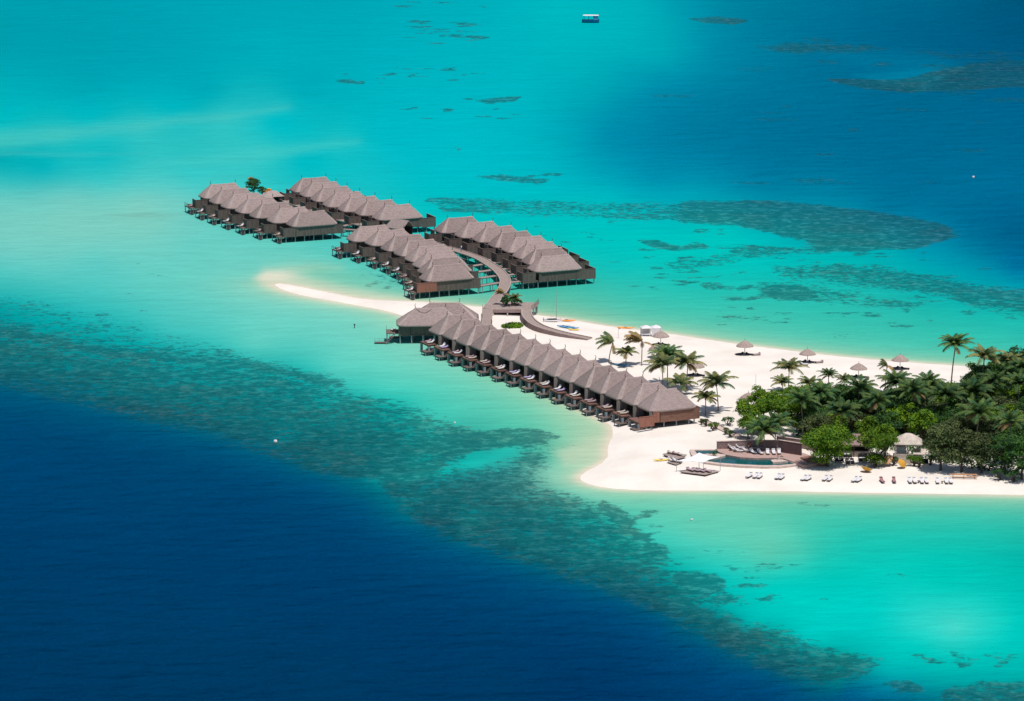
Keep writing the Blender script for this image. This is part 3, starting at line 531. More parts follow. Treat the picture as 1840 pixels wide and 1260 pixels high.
# ---- water villa with a sunken sea deck at its -x end
VL, VW, VR, VE, VZ = 13.3, 7.4, 7.2, 4.25, 7.5
def make_villa(kind):
    t = thing('water_villa', 'x', 'villa'); h = VL / 2
    thatch_roof(t, VL, VW, VR, VE, VZ, 0, seed=3)
    fl = MB(); fl.box(-h - 2.9, h + 1.3, -3.15, 3.15, 1.72, 1.9)
    for y in (-2.9, 0, 2.9): fl.box(-h - 2.8, h + 1.2, y - .08, y + .08, 1.5, 1.717)
    obj('floor', fl, wood_grey, t)
    wl = MB(); wl.box(-h + .9, h - .7, -2.95, -2.8, 1.9, VE + .1); wl.box(-h + .9, h - .7, 2.8, 2.95, 1.9, VE + .1); wl.box(h - .85, h - .7, -2.8, 2.8, 1.9, VE + .1)
    for i in range(9):
        x = -h + 1 + i * 1.42; wl.box(x - .05, x + .05, -3.0, -2.953, 1.91, VE)
    wl.box(-h + 1.1, h - .9, -2.79, 2.79, 1.93, 1.98)
    obj('wall', wl, wood_grey, t)
    gl = MB(); gl.box(-h + 1.5, -h + 1.6, -2.75, 2.75, 2.0, VE)
    wi = obj('window', gl, mat('dark_glass', (.02, .035, .04), (.01, .02, .025), rough=.15, scale=1, spec=.5), t)
    fr = MB()
    fr.box(-h + 1.42, -h + 1.495, -2.75, 2.75, 1.99, 2.07)
    for y in (-2.7, -1.35, 0, 1.35, 2.7): fr.box(-h + 1.42, -h + 1.495, y - .05, y + .05, 2.07, VE - .05)
    obj('frame', fr, wood_dark, wi)
    if kind == 'sea':
        panel('side_wall', -h - 2.7, -h + .85, -3.3, -3.17, 1.55, 3.95, wood_grey, t)
        panel('side_wall', -h - 2.7, -h - 2.57, -3.15, -.6, 1.55, 3.95, wood_grey, t)
        panel('screen', h - .6, h + 1.3, -3.3, -3.17, 1.55, 4.0, wood_grey, t)
        dk = MB(); dk.box(-h - 4.3, -h - 2.95, -3.1, 1.6, 1.62, 1.8)
        obj('lower_deck', dk, wood_grey, t)
        rail('railing', [(-h - 4.25, -3.05, 1.8), (-h - 4.25, 1.55, 1.8)], .95, t)
        steps('stair', (-h - 3.2, -3.5, 1.75), (-h - 4.6, -3.9, -.2), .9, t)
        st = MB(); st.box(-h - 4.2, -h - 3.0, -2.6, -.6, .45, .53); obj('landing', st, wood_dark, t)
        for x in (-h - 4.15, -h - 3.1):
            for y in (-2.7, 1.4): stilt(x, y, 1.617, t, .12)
        stilt(-h - 3.6, -1.6, .447, t, .08)
    else:
        panel('court_wall', -h - 3.6, -h + .1, -3.3, -3.17, 1.55, 4.15, wood_grey, t)
        panel('court_wall', -h - 3.6, -h - 3.47, -3.15, .2, 1.55, 4.15, wood_grey, t)
        panel('court_wall', -h - .6, -h - .45, .6, 3.1, 1.9, 4.3, wood_grey, t)
        panel('screen', h - .6, h + 3.4, -3.3, -3.17, 1.35, 3.9, wood_grey, t)
        panel('screen', h + 3.27, h + 3.4, -3.15, 3.1, 1.35, 3.9, wood_grey, t)
        dk = MB(); dk.box(h + 1.35, h + 3.25, -3.1, 3.1, 1.5, 1.66); obj('lower_deck', dk, deck_red, t)
        dk = MB(); dk.box(-h - 3.45, -h - 2.95, -3.1, 3.1, 1.6, 1.76); obj('entry_deck', dk, deckm, t)
        for y in (-2.9, 2.9): stilt(h + 3.1, y, 1.35, t, .13); stilt(-h - 3.3, y, 1.597, t, .13)
    for i in range(7):
        x = -h - 1.8 + i * (VL + 2.6) / 6
        for y in (-2.9, 2.9): stilt(x, y, 1.497, t)
    for i in range(3): stilt(-h + 1 + i * 5, 0, 1.497, t)
    return t

# ---- beach-side villa of the long oblique terrace
BL, BW, BR, BE, BZ = 11.7, 7.4, 4.2, 4.9, 8.6
def make_terrace_villa():
    t = thing('terrace_villa', 'x', 'villa'); h = BL / 2
    thatch_roof(t, BL, BW + .5, BR, BE, BZ, 0, seed=8)
    fl = MB(); fl.box(-h + .2, h - .3, -3.2, 3.2, 2.25, 2.42); obj('floor', fl, wood_grey, t)
    wl = MB(); wl.box(-h + 2.6, h - .6, -3.1, -2.95, 2.42, BE + .2); wl.box(-h + 2.6, h - .6, 2.95, 3.1, 2.42, BE + .2)
    wl.box(h - .75, h - .6, -2.95, 2.95, 2.42, BE + .2); wl.box(-h + 2.8, h - .8, -2.94, 2.94, 2.45, 2.5)
    for i in range(5): wl.box(-h + 2.7 + i * 1.9, -h + 2.8 + i * 1.9, -3.15, -3.103, 2.43, BE)
    obj('wall', wl, wood_grey, t)
    gl = MB(); gl.box(-h + 3.0, -h + 3.1, -2.9, 2.9, 2.5, BE); wi = obj('window', gl, MATS['dark_glass'], t)
    fr = MB()
    fr.box(-h + 2.92, -h + 2.995, -2.9, 2.9, 2.51, 2.58)
    for y in (-2.85, -1.4, 0, 1.4, 2.85): fr.box(-h + 2.92, -h + 2.995, y - .05, y + .05, 2.58, BE - .05)
    obj('frame', fr, wood_dark, wi)
    panel('side_wall', -h - .1, -h + 2.5, -3.35, -3.2, 2.3, BE - .05, mat('pale_boards', (.30, .25, .23), (.2, .165, .15), rough=.85, scale=1.4, stretch=(3, 3, .4), spec=.1, var=.1), t)
    dk = MB(); dk.box(-h - 2.1, -h + .15, -1.9, 2.7, 2.2, 2.42); dk.box(-h - 2.0, -h + .1, -1.8, 2.6, 1.98, 2.197); obj('sun_deck', dk, deck_red, t)
    ld = MB(); ld.box(-h - 3.3, -h - .4, -2.9, -.4, .85, .98); obj('lower_deck', ld, wood_grey, t)
    steps('stair', (-h - .1, -2.5, 2.3), (-h - 1.6, -2.4, .95), .9, t, n=5)
    for x, y in ((-h - 1.85, -1.65), (-h - 1.85, 2.45)):
        mb = MB(); mb.box(x - .24, x + .24, y - .24, y + .24, -1.5, 1.977); obj('column', mb, stiltm, t)
    for x, y in ((-h - 3.15, -2.75), (-h - 3.15, -.55), (-h - .6, -2.75)): stilt(x, y, .847, t, .1)
    for x in (-h + .6, -h + 3.6, -h + 6.6, -h + 9.6, h - .8):
        for y in (-3.0, 3.0): stilt(x, y, 2.247, t, .15)
    return t
# ---- loungers
def make_lounger(name, cushion, frame_m, label, flat=False):
    t = thing(name, label, 'sun lounger')
    f = MB(); f.box(-.34, .34, -1.0, 1.0, .24, .30)
    obj('frame', f, frame_m, t)
    for sx in (-1, 1):
        for y in (-.85, .75):
            l = MB(); l.box(sx * .31 - .03, sx * .31 + .03, y - .04, y + .04, 0, .24); obj('leg', l, frame_m, t)
    c = MB(); c.box(-.33, .33, -1.0, .25, .303, .42)
    up = .22 if flat else .55
    c.add([(-.33, .25, .303), (.33, .25, .303), (.33, .98, .303 + up), (-.33, .98, .303 + up), (-.33, .22, .42), (.33, .22, .42), (.33, .92, .42 + up), (-.33, .92, .42 + up)],
          [(0, 3, 2, 1), (4, 5, 6, 7), (0, 1, 5, 4), (1, 2, 6, 5), (2, 3, 7, 6), (3, 0, 4, 7)])
    cu = obj('cushion', c, cushion, t)
    p = MB(); p.box(-.26, .26, .66, .9, .42 + up * .8, .52 + up * .9); obj('pillow', p, cushion, cu)
    return t
PROTO_W = make_lounger('sun_lounger', white, teak, 'x'); PROTO_K = make_lounger('sun_lounger', blackm, wood_dark, 'x', True)
PROTO_P = make_lounger('sun_lounger', pinkm, teak, 'x', True); PROTO_L = make_lounger('sun_lounger', lilac, teak, 'x', True)
PROTO_C = make_lounger('sun_lounger', tentm, teak, 'x', True); PROTO_D = make_lounger('sun_lounger', mat('red_brown_cushion', (.25, .10, .10), (.35, .2, .2), scale=3), wood_dark, 'x')
USED = set()
def lounger(proto, loc, rz, label, group=None):
    used = proto.name in USED; USED.add(proto.name)
    return place(proto, used, loc, rz, label, group)
villa_sea = make_villa('sea'); villa_entry = make_villa('entry'); villa_terrace = make_terrace_villa()
index_children()

ORD = ['first', 'second', 'third', 'fourth', 'fifth', 'sixth', 'seventh', 'eighth', 'ninth', 'tenth', 'eleventh', 'twelfth', 'thirteenth', 'fourteenth', 'fifteenth']
def put_villa(proto, used, tip, ang, Lr, zr, label, group):
    a = R(ang); x, y = G(tip[0], tip[1], zr)
    return place(proto, used, (x + math.cos(a) * Lr / 2, y + math.sin(a) * Lr / 2, 0), a, label, group)
def loc_on(v, lx, ly, lz):
    a = v.rotation_euler.z; return (v.location.x + lx * math.cos(a) - ly * math.sin(a), v.location.y + lx * math.sin(a) + ly * math.cos(a), v.location.z + lz)
ROW1 = [(378.9, 332), (397.9, 341.3), (419.3, 349.7), (445, 358), (471, 366.5), (502.7, 375), (537.2, 381.7)]
ROW2 = [(542.4, 321.2), (560, 329.3), (579.9, 337.8), (601.9, 347.3), (629.3, 355.4), (659.5, 362), (691.6, 370)]
ROW3 = [(646.3, 407.7), (679.7, 415), (708.5, 424.8), (732.7, 433.8), (752, 443.6), (766, 454.2), (775.5, 465.6), (778.3, 477.8)]
ROW4 = [(804.2, 392.7), (840.4, 401.2), (872.8, 409), (901, 418.4), (925.9, 427.3), (946, 438.2), (961.7, 448.3), (973, 461)]
ROW5 = [(804, 567), (829, 575.5), (853.4, 585.6), (879.6, 594), (905, 602.5), (932, 612), (958, 620.8), (985, 630.3), (1011.8, 640), (1039.4, 650.2), (1067, 659.7), (1095, 669.8), (1124, 680), (1153.5, 690), (1183, 700.8)]
first = {'s': False, 'e': False, 't': False}
villas = []
for rows, tips, key, pr, where, grp in (
        (1, ROW1, 's', villa_sea, 'the left front villa row', 'water villas of the leftmost row'),
        (2, ROW2, 'e', villa_entry, 'the left back villa row', 'water villas of the far row'),
        (3, ROW3, 's', villa_sea, 'the middle villa row', 'water villas of the middle row'),
        (4, ROW4, 'e', villa_entry, 'the right villa row', 'water villas of the right row')):
    for i, tp in enumerate(tips):
        n = len(tips)
        if i == n - 1: lb = 'grey thatched water villa nearest the viewer in ' + where
        elif i == 0: lb = 'grey thatched water villa at the far end of ' + where
        else: lb = 'grey thatched water villa, %s from the far end of %s' % (ORD[i], where)
        v = put_villa(pr, first[key], tp, (24, 23, 24, 23)[rows - 1] + rnd.uniform(-.8, .8), VR, VZ, lb, grp); first[key] = True; villas.append((rows, i, v))
tv = []
for i, tp in enumerate(ROW5):
    lb = 'thatched beach villa at the right end of the near terrace, with red boarded side' if i == 14 else \
         ('thatched beach villa at the left end of the near terrace, beside the pavilions' if i == 0 else 'thatched beach villa, %s from the left in the long near terrace' % ORD[i])
    v = put_villa(villa_terrace, first['t'], tp, 25.5 + rnd.uniform(-.6, .6), BR, BZ, lb, 'thatched villas of the long near terrace'); first['t'] = True; tv.append(v)
# end villa: lit fence panels and reddish end wall
e = tv[-1]; h = BL / 2
panel('side_wall', -h + 2.4, h + .2, -3.62, -3.5, 2.3, BE - .1, wood_warm, e)
panel('fence_panel', -h - 3.2, -h + .5, -4.6, -4.5, 1.95, 4.15, wood_red, e)
panel('fence_panel', -h + .55, -h + 2.1, -3.9, -3.8, 2.5, 4.8, wood_red, e)
panel('end_wall', h + .05, h + .17, -3.45, 3.2, 2.3, BE - .1, wood_grey, e)
# nearest villa of the middle row: sunlit wall corner put into redder boards
for rows, i, v in villas:
    if rows == 3 and i == 7:
        panel('fence_panel', -VL / 2 - 2.8, -VL / 2 + 2.6, -3.62, -3.5, 1.7, 3.95, wood_red, v)
        panel('front_wall', -VL / 2 + 2.7, VL / 2 - .6, -3.40, -3.32, 1.6, 4.1, wood_grey, v)
    elif i == (6 if rows < 3 else 7):
        panel('front_wall', -VL / 2 + .9, VL / 2 - .62, -3.42, -3.32, 1.6, 4.1, wood_grey, v)
# the two large pavilions left of the terrace
for k, (tp, ang) in enumerate((((746.6, 553.8), 2), ((772.8, 544.2), 2))):
    t = thing('pavilion', ['big low thatched pavilion standing in the water at the left end of the near terrace', 'big thatched pavilion behind, its right hip reaching towards the wooden steps'][k], 'pavilion', group='big thatched pavilions')
    x, y = G(tp[0], tp[1], 7.9); L_, W_, R_ = 16.2, 8.6, 7.0; h = L_ / 2
    t.location = (x + R_ / 2, y + .1, 0); t.rotation_euler = (0, 0, R(ang))
    thatch_roof(t, L_, W_, R_, 4.5, 7.9, seed=20 + k)
    fl = MB(); fl.box(-h + .6, h - 1, -3.6, 3.6, 2.0, 2.2); obj('floor', fl, wood_grey, t)
    wl = MB(); wl.box(-h + 3.4, h - 1.4, -3.4, -3.25, 2.2, 4.6); wl.box(-h + 3.4, -h + 3.55, -3.25, 3.25, 2.2, 4.6); wl.box(h - 1.55, h - 1.4, -3.25, 3.25, 2.2, 4.6); wl.box(-h + 3.4, h - 1.4, 3.25, 3.4, 2.2, 4.6)
    obj('wall', wl, wood_grey, t)
    panel('screen', -h + .5, -h + 3.3, -3.62, -3.5, 1.9, 4.2, wood_grey, t)
    dk = MB(); dk.box(-h - 2.4, -h + .55, -2.6, 2.2, 2.2, 2.36); obj('sun_deck', dk, wood_grey, t)
    rail('railing', [(-h - 2.35, -2.55, 2.36), (-h - 2.35, 2.15, 2.36)], 1.0, t)
    steps('stair', (-h - .4, -2.7, 2.2), (-h - 2.8, -3.6, -.2), .9, t)
    st = MB(); st.box(-h - 5.2, -h - 2.5, -3.6, -2.2, .2, .3); obj('landing', st, wood_grey, t)
    rail('landing_railing', [(-h - 5.1, -3.5, .3), (-h - 2.9, -3.5, .3)], 1.0, t, metal, 1.0)
    for i in range(6):
        for yy in (-3.3, 3.3): stilt(-h + .9 + i * 2.7, yy, 2.0, t, .15)
    for i in range(4): stilt(-h + 4 + i * 2.6, 0, 2.0, t, .12)
    stilt(-h - 2.2, -2.4, 2.2, t, .13); stilt(-h - 2.2, 2.0, 2.2, t, .13)
    if k == 0:
        lounger(PROTO_W, (t.location.x - h - .7, t.location.y - .6, 2.36), R(200), 'white lounger on the corner deck of the big pavilion in the water')
        th = MB(); th.tube([(-3.3 + 3.6 * q / 10, -(.10 + .22 * math.sin(math.pi * q / 10)) * W_ / 2, 7.9 - 3.4 * (.10 + .22 * math.sin(math.pi * q / 10)) + .16) for q in range(11)], .09, 5)
        obj('thatch_seam', th, wood_grey, t)
# ---- loungers on the villa decks
h = BL / 2
for i, v in enumerate(tv):
    if i == 14: continue
    a = v.rotation_euler.z
    where = 'near terrace left villa' if i == 0 else '%s near terrace villa' % ORD[i]
    pr1 = [PROTO_W, PROTO_L, PROTO_W, PROTO_C, PROTO_P, PROTO_W, PROTO_W, PROTO_W, PROTO_W, PROTO_L, PROTO_C, PROTO_P, PROTO_C, PROTO_C][i]
    pr2 = [PROTO_P, PROTO_W, PROTO_P, PROTO_P, PROTO_C, PROTO_C, PROTO_L, PROTO_L, PROTO_C, PROTO_W, PROTO_W, PROTO_P, PROTO_P, PROTO_C][i]
    cn = {PROTO_W.name: 'white', PROTO_L.name: 'lilac', PROTO_C.name: 'cream', PROTO_P.name: 'mauve'}
    r1 = rnd.uniform(-.25, .25)
    lounger(pr1, loc_on(v, -h - .8, -.6, 2.42), a + R(-90) + r1, '%s lounger at the front of the sun deck of the %s' % (cn[pr1.name], where), 'loungers on the terrace sun decks')
    lounger(pr2, loc_on(v, -h - .7, .7 + rnd.uniform(0, .5), 2.42), a + R(-90) + rnd.uniform(-.4, .4), '%s lounger at the back of the sun deck of the %s' % (cn[pr2.name], where), 'loungers on the terrace sun decks')
for rows, i, v in villas:
    if rows in (1, 3):
        a = v.rotation_euler.z; rn = 'leftmost' if rows == 1 else 'middle'
        pr1 = [PROTO_P, PROTO_W, PROTO_C, PROTO_W, PROTO_W, PROTO_P, PROTO_C, PROTO_W][i]; cn = {PROTO_W.name: 'white', PROTO_C.name: 'cream', PROTO_P.name: 'mauve'}[pr1.name]
        lounger(pr1, loc_on(v, -VL / 2 - 3.6, -1.2, 1.8), a + R(-70), '%s lounger on the deck of the %s villa of the %s row' % (cn, ORD[i] + ' farthest' if i else 'farthest', rn), 'loungers on the water villa decks')

# ================================================================= walkways
def ribbon(pts, wd, zt, thick, kerb=.12):
    """walkway: returns (deck, kerbs) builders"""
    mb, kb = MB(), MB(); n = len(pts); Ls, Rs = [], []
    for i in range(n):
        a = Vector(pts[max(i - 1, 0)][:2]); b = Vector(pts[min(i + 1, n - 1)][:2]); d = (b - a).normalized(); nr = Vector((-d.y, d.x))
        p = Vector(pts[i][:2]); z = pts[i][2] if len(pts[i]) > 2 else zt
        Ls.append((p + nr * wd / 2, z)); Rs.append((p - nr * wd / 2, z))
    v = []
    for (l, z), (r_, _) in zip(Ls, Rs): v += [(l.x, l.y, z), (r_.x, r_.y, z), (r_.x, r_.y, z - thick), (l.x, l.y, z - thick)]
    f = [(0, 1, 2, 3), ((n - 1) * 4 + 3, (n - 1) * 4 + 2, (n - 1) * 4 + 1, (n - 1) * 4)]
    for i in range(n - 1):
        for k in range(4): f.append((i * 4 + k, i * 4 + 4 + k, i * 4 + 4 + (k + 1) % 4, i * 4 + (k + 1) % 4))
    mb.add(v, f)
    for side, sg in ((Ls, -1), (Rs, 1)):
        kb.tube([(p.x, p.y, z + kerb * .6) for p, z in side], kerb, 4)
    return mb, kb
def catmull(P, k=6):
    out = []; n = len(P)
    for i in range(n - 1):
        p0, p1, p2, p3 = P[max(i - 1, 0)], P[i], P[i + 1], P[min(i + 2, n - 1)]
        for j in range(k):
            t = j / k; out.append(tuple(.5 * ((2 * b) + (-a + c) * t + (2 * a - 5 * b + 4 * c - d) * t * t + (-a + 3 * b - 3 * c + d) * t ** 3) for a, b, c, d in zip(p0, p1, p2, p3)))
    out.append(tuple(P[-1])); return out
kerbm = mat('kerb_planks', (.46, .36, .32), (.34, .26, .24), rough=.85, scale=3, spec=.1)
JZ = 2.2
jp = [(884, 549), (889, 540), (897, 530), (904, 520), (908, 510), (907.5, 502), (902, 493), (893, 484), (880, 475), (866, 466.5), (848, 459), (828, 452.5), (800, 444), (765, 433), (725, 422), (685, 412), (645, 403), (610, 394), (575, 382), (540, 370), (505, 358), (478, 350)]
jt = thing('boardwalk', 'long curved wooden boardwalk on stilts running between the rows of water villas', 'walkway')
jw = catmull([(*G(u, v, JZ), JZ) for u, v in jp], 5)
a_, b_ = ribbon(jw, 2.7, JZ, .22, .13); obj('deck', a_, deckm, jt); obj('railing', b_, kerbm, jt)
for i in range(2, len(jw) - 1, 4):
    p = Vector(jw[i]); d = (Vector(jw[i + 1]) - Vector(jw[i - 1])); d.z = 0; d.normalize(); nr = Vector((-d.y, d.x, 0))
    for sg in (-1, 1): q = p + nr * sg * 1.05; stilt(q.x, q.y, JZ - .225, jt, .13)
def branch(a, b, label, wd=1.3, z=1.95):
    pa, pb = G(a[0], a[1], z), G(b[0], b[1], z); t = thing('side_walkway', label, 'walkway', (*pa, 0), group='side walkways to the water villas')
    P = [(0, 0, z), (pb[0] - pa[0], pb[1] - pa[1], z)]
    m1, k1 = ribbon([P[0], tuple((P[0][i] + P[1][i]) / 2 for i in range(3)), P[1]], wd, z, .2, .07); obj('deck', m1, deckm, t); obj('kerb', k1, kerbm, t)
    L_ = math.hypot(P[1][0], P[1][1]); k = max(2, int(L_ / 3))
    for i in range(k + 1):
        s_ = (i + .2) / (k + .4)
        for sg in (-.5, .5): stilt(P[1][0] * s_ - sg * P[1][1] / L_ * wd * .8, P[1][1] * s_ + sg * P[1][0] / L_ * wd * .8, z - .203, t, .09)
for i, (a, b) in enumerate((((802, 444), (828, 440.5)), ((830, 453.5), (860, 449.5)), ((855, 462), (884, 458)), ((876, 475), (906, 469)), ((894, 486), (921, 481)), ((906, 496), (932, 491.5)), ((911, 508.5), (960, 502.5)))):
    branch(a, b, 'side walkway to the right row, %s from the far end' % ORD[i] if i < 6 else 'longest side walkway to the right row, nearest the viewer')
for i, (a, b) in enumerate((((849, 478), (875, 474)), ((858, 489), (886, 485)), ((862, 500), (892, 495.5)), ((861, 514), (905, 507)))):
    branch(a, b, ['short side walkway from the middle row, farthest of four', 'short side walkway from the middle row, second farthest of four', 'short side walkway from the middle row, third of four', 'side walkway from the front villa of the middle row to the curved boardwalk'][i])
for i, (a, b) in enumerate((((497, 363.5), (521, 360.5)), ((522, 371), (541, 368.5)), ((552, 379), (566, 377)), ((600, 397), (617, 394.5)), ((615, 406), (646, 401.5)), ((613, 412), (640, 413.5)))):
    branch(a, b, 'side walkway between the leftmost and far rows, %s from the far end' % ORD[i])
# arrival deck
dt = thing('arrival_deck', 'wide wooden deck at the sand end of the curved boardwalk, with shrubs on it', 'deck')
DZ = 2.5
dpoly = [G(u, v, DZ) for u, v in ((867.7, 553), (872, 547), (879, 543.2), (900, 542.6), (936, 543.2), (968.6, 543.6), (966, 548), (958, 555), (954, 558.5), (940, 558), (938, 556), (885, 556))]
mb = MB(); mb.prism(dpoly, DZ - .25, DZ); obj('deck', mb, deckm, dt)
fa = MB(); p0, p1 = G(885, 556.2, DZ), G(939, 556.2, DZ)
fa.prism([(p0[0], p0[1] - .12), (p1[0], p1[1] - .12), (p1[0], p1[1] - .32), (p0[0], p0[1] - .32)], DZ - .75, DZ + .08); obj('beam', fa, mat('pinkish_beam', (.36, .26, .24), (.28, .2, .19), rough=.8, scale=2), dt)
for u in (886, 912, 938):
    x, y = G(u, 556.4, DZ); mb = MB(); mb.box(x - .16, x + .16, y - .9, y - .55, .6, DZ - .76 + .0); obj('post', mb, coping, dt)
bk = MB(); x0, y0 = G(884, 553, DZ); x1, _ = G(941, 553, DZ); bk.box(x0, x1, y0 + 1.0, y0 + 1.15, .3, DZ - .26); obj('back_wall', bk, wood_dark, dt)
for u, v in ((868.5, 552), (872.5, 548), (880, 544.5), (900, 544), (920, 544), (940, 544), (952, 544.5), (965, 545), (963, 549), (959, 553), (955, 557)):
    x, y = G(u, v, DZ); stilt(x, y, DZ - .253, dt, .13)
rail('railing', [(*G(955, 557, DZ), DZ), (*G(960, 552.5, DZ), DZ), (*G(968, 544.5, DZ), DZ)], 1.0, dt)
# steps / strip to the terrace
st = thing('boardwalk_steps', 'straight wooden walkway strip leading from the arrival deck down to the near terrace', 'walkway')
sp_ = [(*G(876, 554.5, 2.5), 2.5 + .004), (*G(876, 562, 2.4), 2.4), (*G(875.5, 572, 2.2), 2.2), (*G(875.5, 584, 2.1), 2.1), (*G(880, 600, 2.1), 2.1)]
a_, b_ = ribbon(sp_, 2.35, 2, .25, .07); obj('deck', a_, deckm, st); obj('kerb', b_, kerbm, st)
rail('railing', [sp_[0][:2] and (sp_[0][0] - 1.2, sp_[0][1], 2.5), (sp_[2][0] - 1.2, sp_[2][1], 2.2)], 1.0, st)
# curved ramp
rt = thing('curved_ramp', 'curved wooden ramp sweeping from the arrival deck down onto the beach', 'ramp')
rp = [((946.5, 556), 2.5), ((946.5, 563), 2.5), ((949, 570), 2.45), ((956, 578), 2.35), ((968, 585.5), 2.25), ((984, 591.5), 2.1), ((1003, 597), 1.9), ((1022, 601.5), 1.7), ((1042, 605.5), 1.45), ((1060, 609.2), 1.22)]
rw = catmull([(*G(p[0], p[1], z), z) for p, z in rp], 5)
a_, b_ = ribbon(rw, 2.3, 2, .30, .17); obj('deck', a_, deckm, rt); obj('railing', b_, kerbm, rt)
ra = MB(); n = len(rw); v = []
for i in range(n):
    d = (Vector(rw[min(i + 1, n - 1)]) - Vector(rw[max(i - 1, 0)])); d.z = 0; d.normalize(); q = Vector(rw[i]) + Vector((d.y, -d.x, 0)) * 1.30
    v += [(q.x, q.y, .9), (q.x, q.y, q.z + .22), (q.x + d.y * .12, q.y - d.x * .12, q.z + .22), (q.x + d.y * .12, q.y - d.x * .12, .9)]
ra.add(v, [(i * 4 + k, i * 4 + (k + 1) % 4, i * 4 + 4 + (k + 1) % 4, i * 4 + 4 + k) for i in range(n - 1) for k in range(4)])
obj('side_wall', ra, stone, rt)

# ================================================================= vegetation
def rand_unit(r_):
    while True:
        v = Vector((r_.uniform(-1, 1), r_.uniform(-1, 1), r_.uniform(-1, 1)))
        if .05 < v.length < 1: return v.normalized()
def leaf_clumps(mb, centers, r_, n_leaf, size):
    for c, rad in centers:
        for _ in range(int(n_leaf * rad * rad)):
            d = rand_unit(r_)
            if d.z < -.35: d.z *= -.6
            p = Vector(c) + Vector((d.x, d.y, d.z * .75)) * rad * r_.uniform(.62, 1.08)
            nrm = (d + rand_unit(r_) * .9 + Vector((0, 0, .35))).normalized(); a = nrm.orthogonal().normalized()
            a = (Matrix.Rotation(r_.uniform(0, 6.28), 3, nrm) @ a); b = nrm.cross(a); s_ = size * r_.uniform(.6, 1.3)
            mb.add([p - a * s_, p + b * s_ * .45, p + a * s_, p - b * s_ * .45], [(0, 1, 2, 3)])
def crown_mesh(seed, rad, hgt, leaf_m, zc, dens=60, size=.30, nclump=27):
    r_ = random.Random(seed); cs = []
    for i in range(nclump):
        d = rand_unit(r_); d.z = d.z if r_.random() < .55 else abs(d.z); q = r_.uniform(.40, .86)
        cs.append(((d.x * rad * q, d.y * rad * q, zc + d.z * hgt * q), rad * r_.uniform(.27, .44)))
    mb = MB(); leaf_clumps(mb, cs, r_, dens, size); return mb.mesh('crown', leaf_m), cs
def tree_proto(seed, rad, hgt, leaf_m, zc, name='broadleaf_tree', **k):
    t = thing(name, 'x', 'tree'); me, cs = crown_mesh(seed, rad, hgt, leaf_m, zc, **k)
    obj('crown', me, leaf_m, t)
    tb = MB(); r_ = random.Random(seed + 5); fork = Vector((r_.uniform(-.3, .3), r_.uniform(-.3, .3), zc * .42))
    tb.tube([(0, 0, -.4), (fork.x * .5, fork.y * .5, zc * .2), fork], [.30, .24, .2], 7)
    for c, q in cs[:8]:
        c = Vector(c); mid = fork.lerp(c, .5) + Vector((r_.uniform(-.3, .3), r_.uniform(-.3, .3), -.3)); tb.tube([fork - Vector((0, 0, .1)), mid, c], [.14, .09, .03], 5)
    obj('trunk', tb, barkm, t); return t
TP = {}
for key, args in {'b1': (1, 4.1, 4.2, leaf_bright, 4.9), 'b2': (2, 3.5, 3.6, leaf_bright, 4.2), 'd1': (3, 4.0, 4.3, leaf_dark, 5.1), 'd2': (4, 4.3, 4.4, leaf_dark, 5.4), 'd3': (5, 3.4, 3.8, leaf_dark, 4.6),
                  'o1': (6, 4.3, 4.4, leaf_olive, 4.9), 'o2': (7, 3.7, 3.8, leaf_olive, 4.4)}.items(): TP[key] = tree_proto(*args)
TP['big'] = tree_proto(11, 5.8, 4.4, leaf_bright, 5.2, nclump=44, dens=55)
TP['s1'] = tree_proto(9, 1.5, 1.3, leaf_bright, 1.3, name='shrub', nclump=9, dens=110, size=.2)
TP['s2'] = tree_proto(10, 1.3, 1.1, leaf_olive, 1.1, name='shrub', nclump=9, dens=110, size=.2)
TP['s3'] = tree_proto(12, 1.7, 1.4, leaf_dark, 1.3, name='shrub', nclump=11, dens=110, size=.22)
for k_ in ('s1', 's2', 's3'): TP[k_]['category'] = 'shrub'
# ---- palms
def frond(mb, origin, az, e0, e1, length, r_, leaf=.95, nl=24):
    P = []; p = Vector(origin); n = 9
    for i in range(n + 1):
        t = i / n; e = e0 + (e1 - e0) * t ** 1.15; P.append(p.copy()); p = p + Vector((math.cos(az) * math.cos(e), math.sin(az) * math.cos(e), math.sin(e))) * (length / n)
    mb.tube(P, [.045 * (1 - .8 * i / n) + .01 for i in range(n + 1)], 3, cap=False)
    side = Vector((-math.sin(az), math.cos(az), 0))
    for j in range(nl):
        t = .12 + .86 * j / nl; k = t * n; i = min(int(k), n - 1); q = P[i].lerp(P[i + 1], k - i); d = (P[i + 1] - P[i]).normalized()
        ll = leaf * (math.sin(math.pi * min(1, t * .85 + .12)) ** .6) * r_.uniform(.85, 1.1); w_ = d * .10
        for sg in (-1, 1):
            tip = q + (side * sg * .80 + d * .55 + Vector((0, 0, -.42 - .25 * r_.random()))).normalized() * ll
            mb.add([q - w_, q + w_, tip + w_ * .25, tip - w_ * .25], [(0, 1, 2, 3)])
def palm_crown(seed, n, length, wind=0.0, droop=1.0, up=1.0, spread=1.0, az0=None):
    r_ = random.Random(seed); mb = MB()
    for i in range(n):
        az = (i * 2.399 + r_.uniform(-.25, .25)) if az0 is None else az0 + r_.uniform(-spread, spread)
        lvl = i / n; e0 = R(82 - 62 * lvl) * up + r_.uniform(-.12, .12); e1 = R(12 - 80 * lvl) * droop
        if wind: az = az + wind * math.sin(math.pi - az) * .55
        frond(mb, (0, 0, 0), az, e0, e1, length * r_.uniform(.85, 1.08) * (.8 + .3 * min(lvl * 2, 1)), r_)
    return mb
